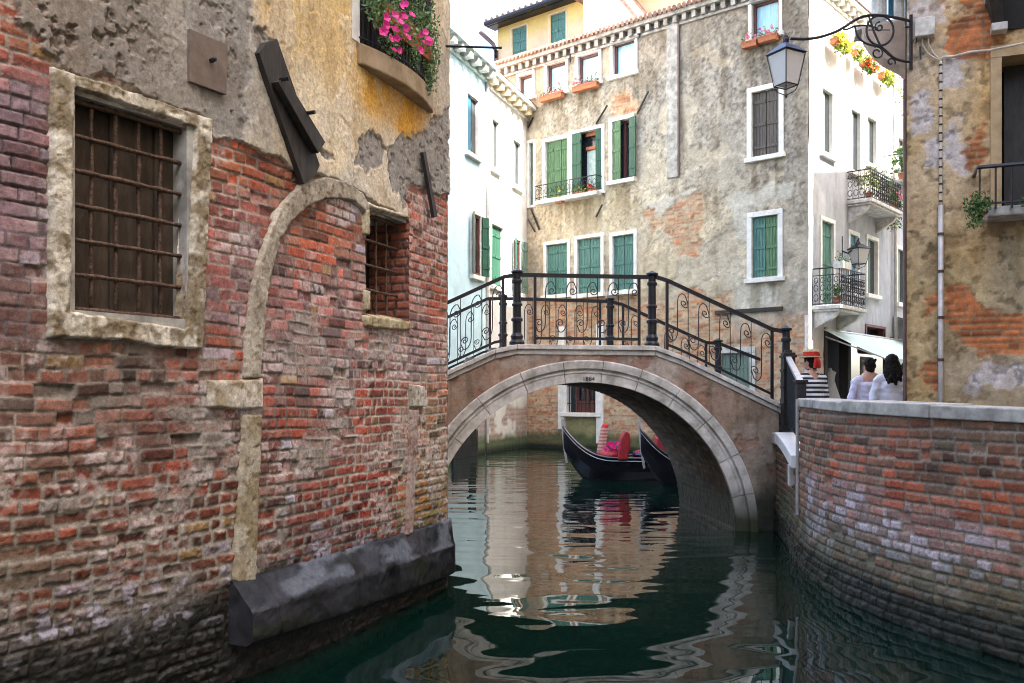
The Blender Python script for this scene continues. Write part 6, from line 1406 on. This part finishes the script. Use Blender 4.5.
    capsule(s, [(0, L_(0, 1.42), 1.42), (0, L_(0, 1.50), 1.50)], [.085, .066]); so_ = fin(s, 'shirt', M[shirt])
    tr = MB()
    for sx in (-1, 1): capsule(tr, [(sx * .08, 0, .93), (sx * .092, -.01, .50), (sx * .092, .02, .10)], [.105, .075, .060])
    capsule(tr, [(-.06, 0, .93), (.06, 0, .93)], [.11, .11]); fin(tr, 'trousers', M['trousers'])
    sh2 = MB()
    for sx in (-1, 1): capsule(sh2, [(sx * .09, .035, .045), (sx * .096, -.15, .035)], [.048, .038], .9)
    fin(sh2, 'shoe', M['shoe'], .012)
    hm = MB()
    if hair == 'short': hm.ell((hx, hy + .014, 1.665), (.086, .102, .105), 16, 10); hm.ell((hx, hy + .05, 1.60), (.07, .055, .08), 12, 8)
    else:
        hm.ell((hx, hy + .014, 1.668), (.092, .108, .108), 16, 10); capsule(hm, [(0, hy + .05, 1.64), (0, hy + .085, 1.50), (.01, hy + .10, 1.36)], [.092, .10, .07], .7)
        for sx in (-1, 1): capsule(hm, [(sx * .06, hy + .03, 1.62), (sx * .085, hy + .06, 1.48), (sx * .08, hy + .075, 1.37)], [.05, .05, .035])
    rh = random.Random(len(label))
    for _ in range(26):
        if hair == 'long': z_ = rh.uniform(1.36, 1.60); hm.ell((rh.uniform(-.09, .09), hy + .03 + .12 * (1.66 - z_) / .3 + rh.uniform(0, .05), z_), (.022, .02, .05), 7, 5)
        else: hm.ell((rh.uniform(-.07, .07), hy + rh.uniform(.0, .10), rh.uniform(1.60, 1.74)), (.02, .02, .025), 7, 5)
    fin(hm, 'hair', M['hair'], .010)
    if hat:
        q = lambda x, y, z: (loc[0] + (x * cf - y * sf) * k, loc[1] + (x * sf + y * cf) * k, loc[2] + z * k)
        c_ = q(hx, hy + .01, 1.69); mb = MB(); mb.lathe(c_, [(.145, 0), (.148, .012), (.10, .014), (.10, .10), (.095, .108), (.01, .11)], 20); ht = mb.build('straw_hat', M['straw'], t)
        mb = MB(); mb.lathe((c_[0], c_[1], c_[2] + .016), [(.104, 0), (.104, .055), (.1015, .057), (.1015, 0)], 20)
        a = Vector(q(.02, hy + .12, 1.72))
        for dx in (-.025, .035): mb.tube([a, a + Vector((dx * .5, -.02, -.08)), a + Vector((dx, -.01, -.17))], [.022, .028, .022], 6)
        mb.build('ribbon', M['redband'], ht)
    return t
def stand(px, Y): return ((px - CX) / F * Y, Y, CAMPO)
person('person in white shirt with short dark hair seen from behind under the awning', stand(869.5, 13.4), PI + .12, 1.66, 'shirt', 'short', 1.22, group='people seen from behind on the quay')
person('person with long dark hair and pale shirt nearest the ochre house corner', stand(892, 12.4), PI - .1, 1.66, 'shirt2', 'long', 1.08, group='people seen from behind on the quay')
person('person in pale shirt mostly hidden by the ochre house corner', stand(906, 14.2), PI, 1.62, 'shirt', 'short', .95, group='people seen from behind on the quay')
person('gondolier in striped jersey and straw hat with red ribbon by the bridge foot', stand(814, 11.9), PI + .5, 1.67, 'stripeshirt', 'short', 1.0, lean=.06, hat=True)

# ================================================================== ground slabs, the house behind the viewpoint, unseen blocks added for shade
land('quay_paving', [(3.30, 10.9), (2.95, 9.6), (2.95, 8.75), (2.85, 7.6), (2.95, 6.5), (3.3, 5.6), (3.85, 4.55), (4.55, 3.4), (5.4, 2.2), (40, 2.2), (40, 14.9), (3.6, 14.9)], CAMPO, M['paving'], 2.0)
land('street_paving', [(GC.x - .5, GC.y - .0), (GC.x + 1.2, GC.y - 3.6), (45, 19.8), (45, 60), (GC.x + 2, 60)], CAMPO, M['paving'], 2.0)
land('ground', [(-80, 26), (PG.pos(0, 0)[0] - .3, 33), (5, 40), (5, 150), (-80, 150)], CAMPO, M['paving'], 2.0)
land('pavement', [(-1.05, 8.4), (-.95, 13.6), (-1.6, 21.0), (-30, 21.0), (-30, 10)], CAMPO + .35, M['paving'], 2.3)
def block(name, label, poly, top, mt):
    t = thing(name, label, 'house', (poly[0][0], poly[0][1], CAMPO)); mb = MB(); mb.prism([(x, y, -1.9) for x, y in poly], (0, 0, top + 1.9)); mb.build('wall', M[mt], t); return t
b1 = block('quay_shade_block', 'unseen block added across the quay to shade the brick house', [(5.6, -14), (22, -14), (22, 5.2), (6.4, 5.9), (5.6, 2)], 18.5, 'peach')  # added out of view to keep the sun off the near walls
b3_ = block('street_shade_block', 'unseen block added behind the ochre house to shade the street front', [(13.2, 19.6), (26, 10), (34, 20), (18, 28)], 13.2, 'cream')  # added out of view; its roof sets the side wall's shade line
b4_ = block('tall_shade_block', 'tall unseen block added behind the ochre house to shade the white houses', [(11.6, 16.3), (12.95, 19.45), (16, 16.2), (15, 12.6)], 20, 'cream')  # added out of view to block the sun gap between the houses
b2 = block('canal_house', 'rendered house closing the canal behind the viewpoint', [(-14, -24), (5, -24), (5, -12), (-14, -12)], 11, 'cream')
for b_, x in ((b1, 0), (b2, 1)):
    for k in range(3):
        for j in range(3):
            mb = MB()
            if x == 0: mb.box((5.54, -11 + 4 * k, 1.6 + 3.3 * j), (5.66, -10 + 4 * k, 3.3 + 3.3 * j))
            else: mb.box((-11 + 5 * k, -12.04, 1.2 + 3.1 * j), (-10 + 5 * k, -11.9, 2.9 + 3.1 * j))
            mb.build('window', M['dkgreen'], b_)
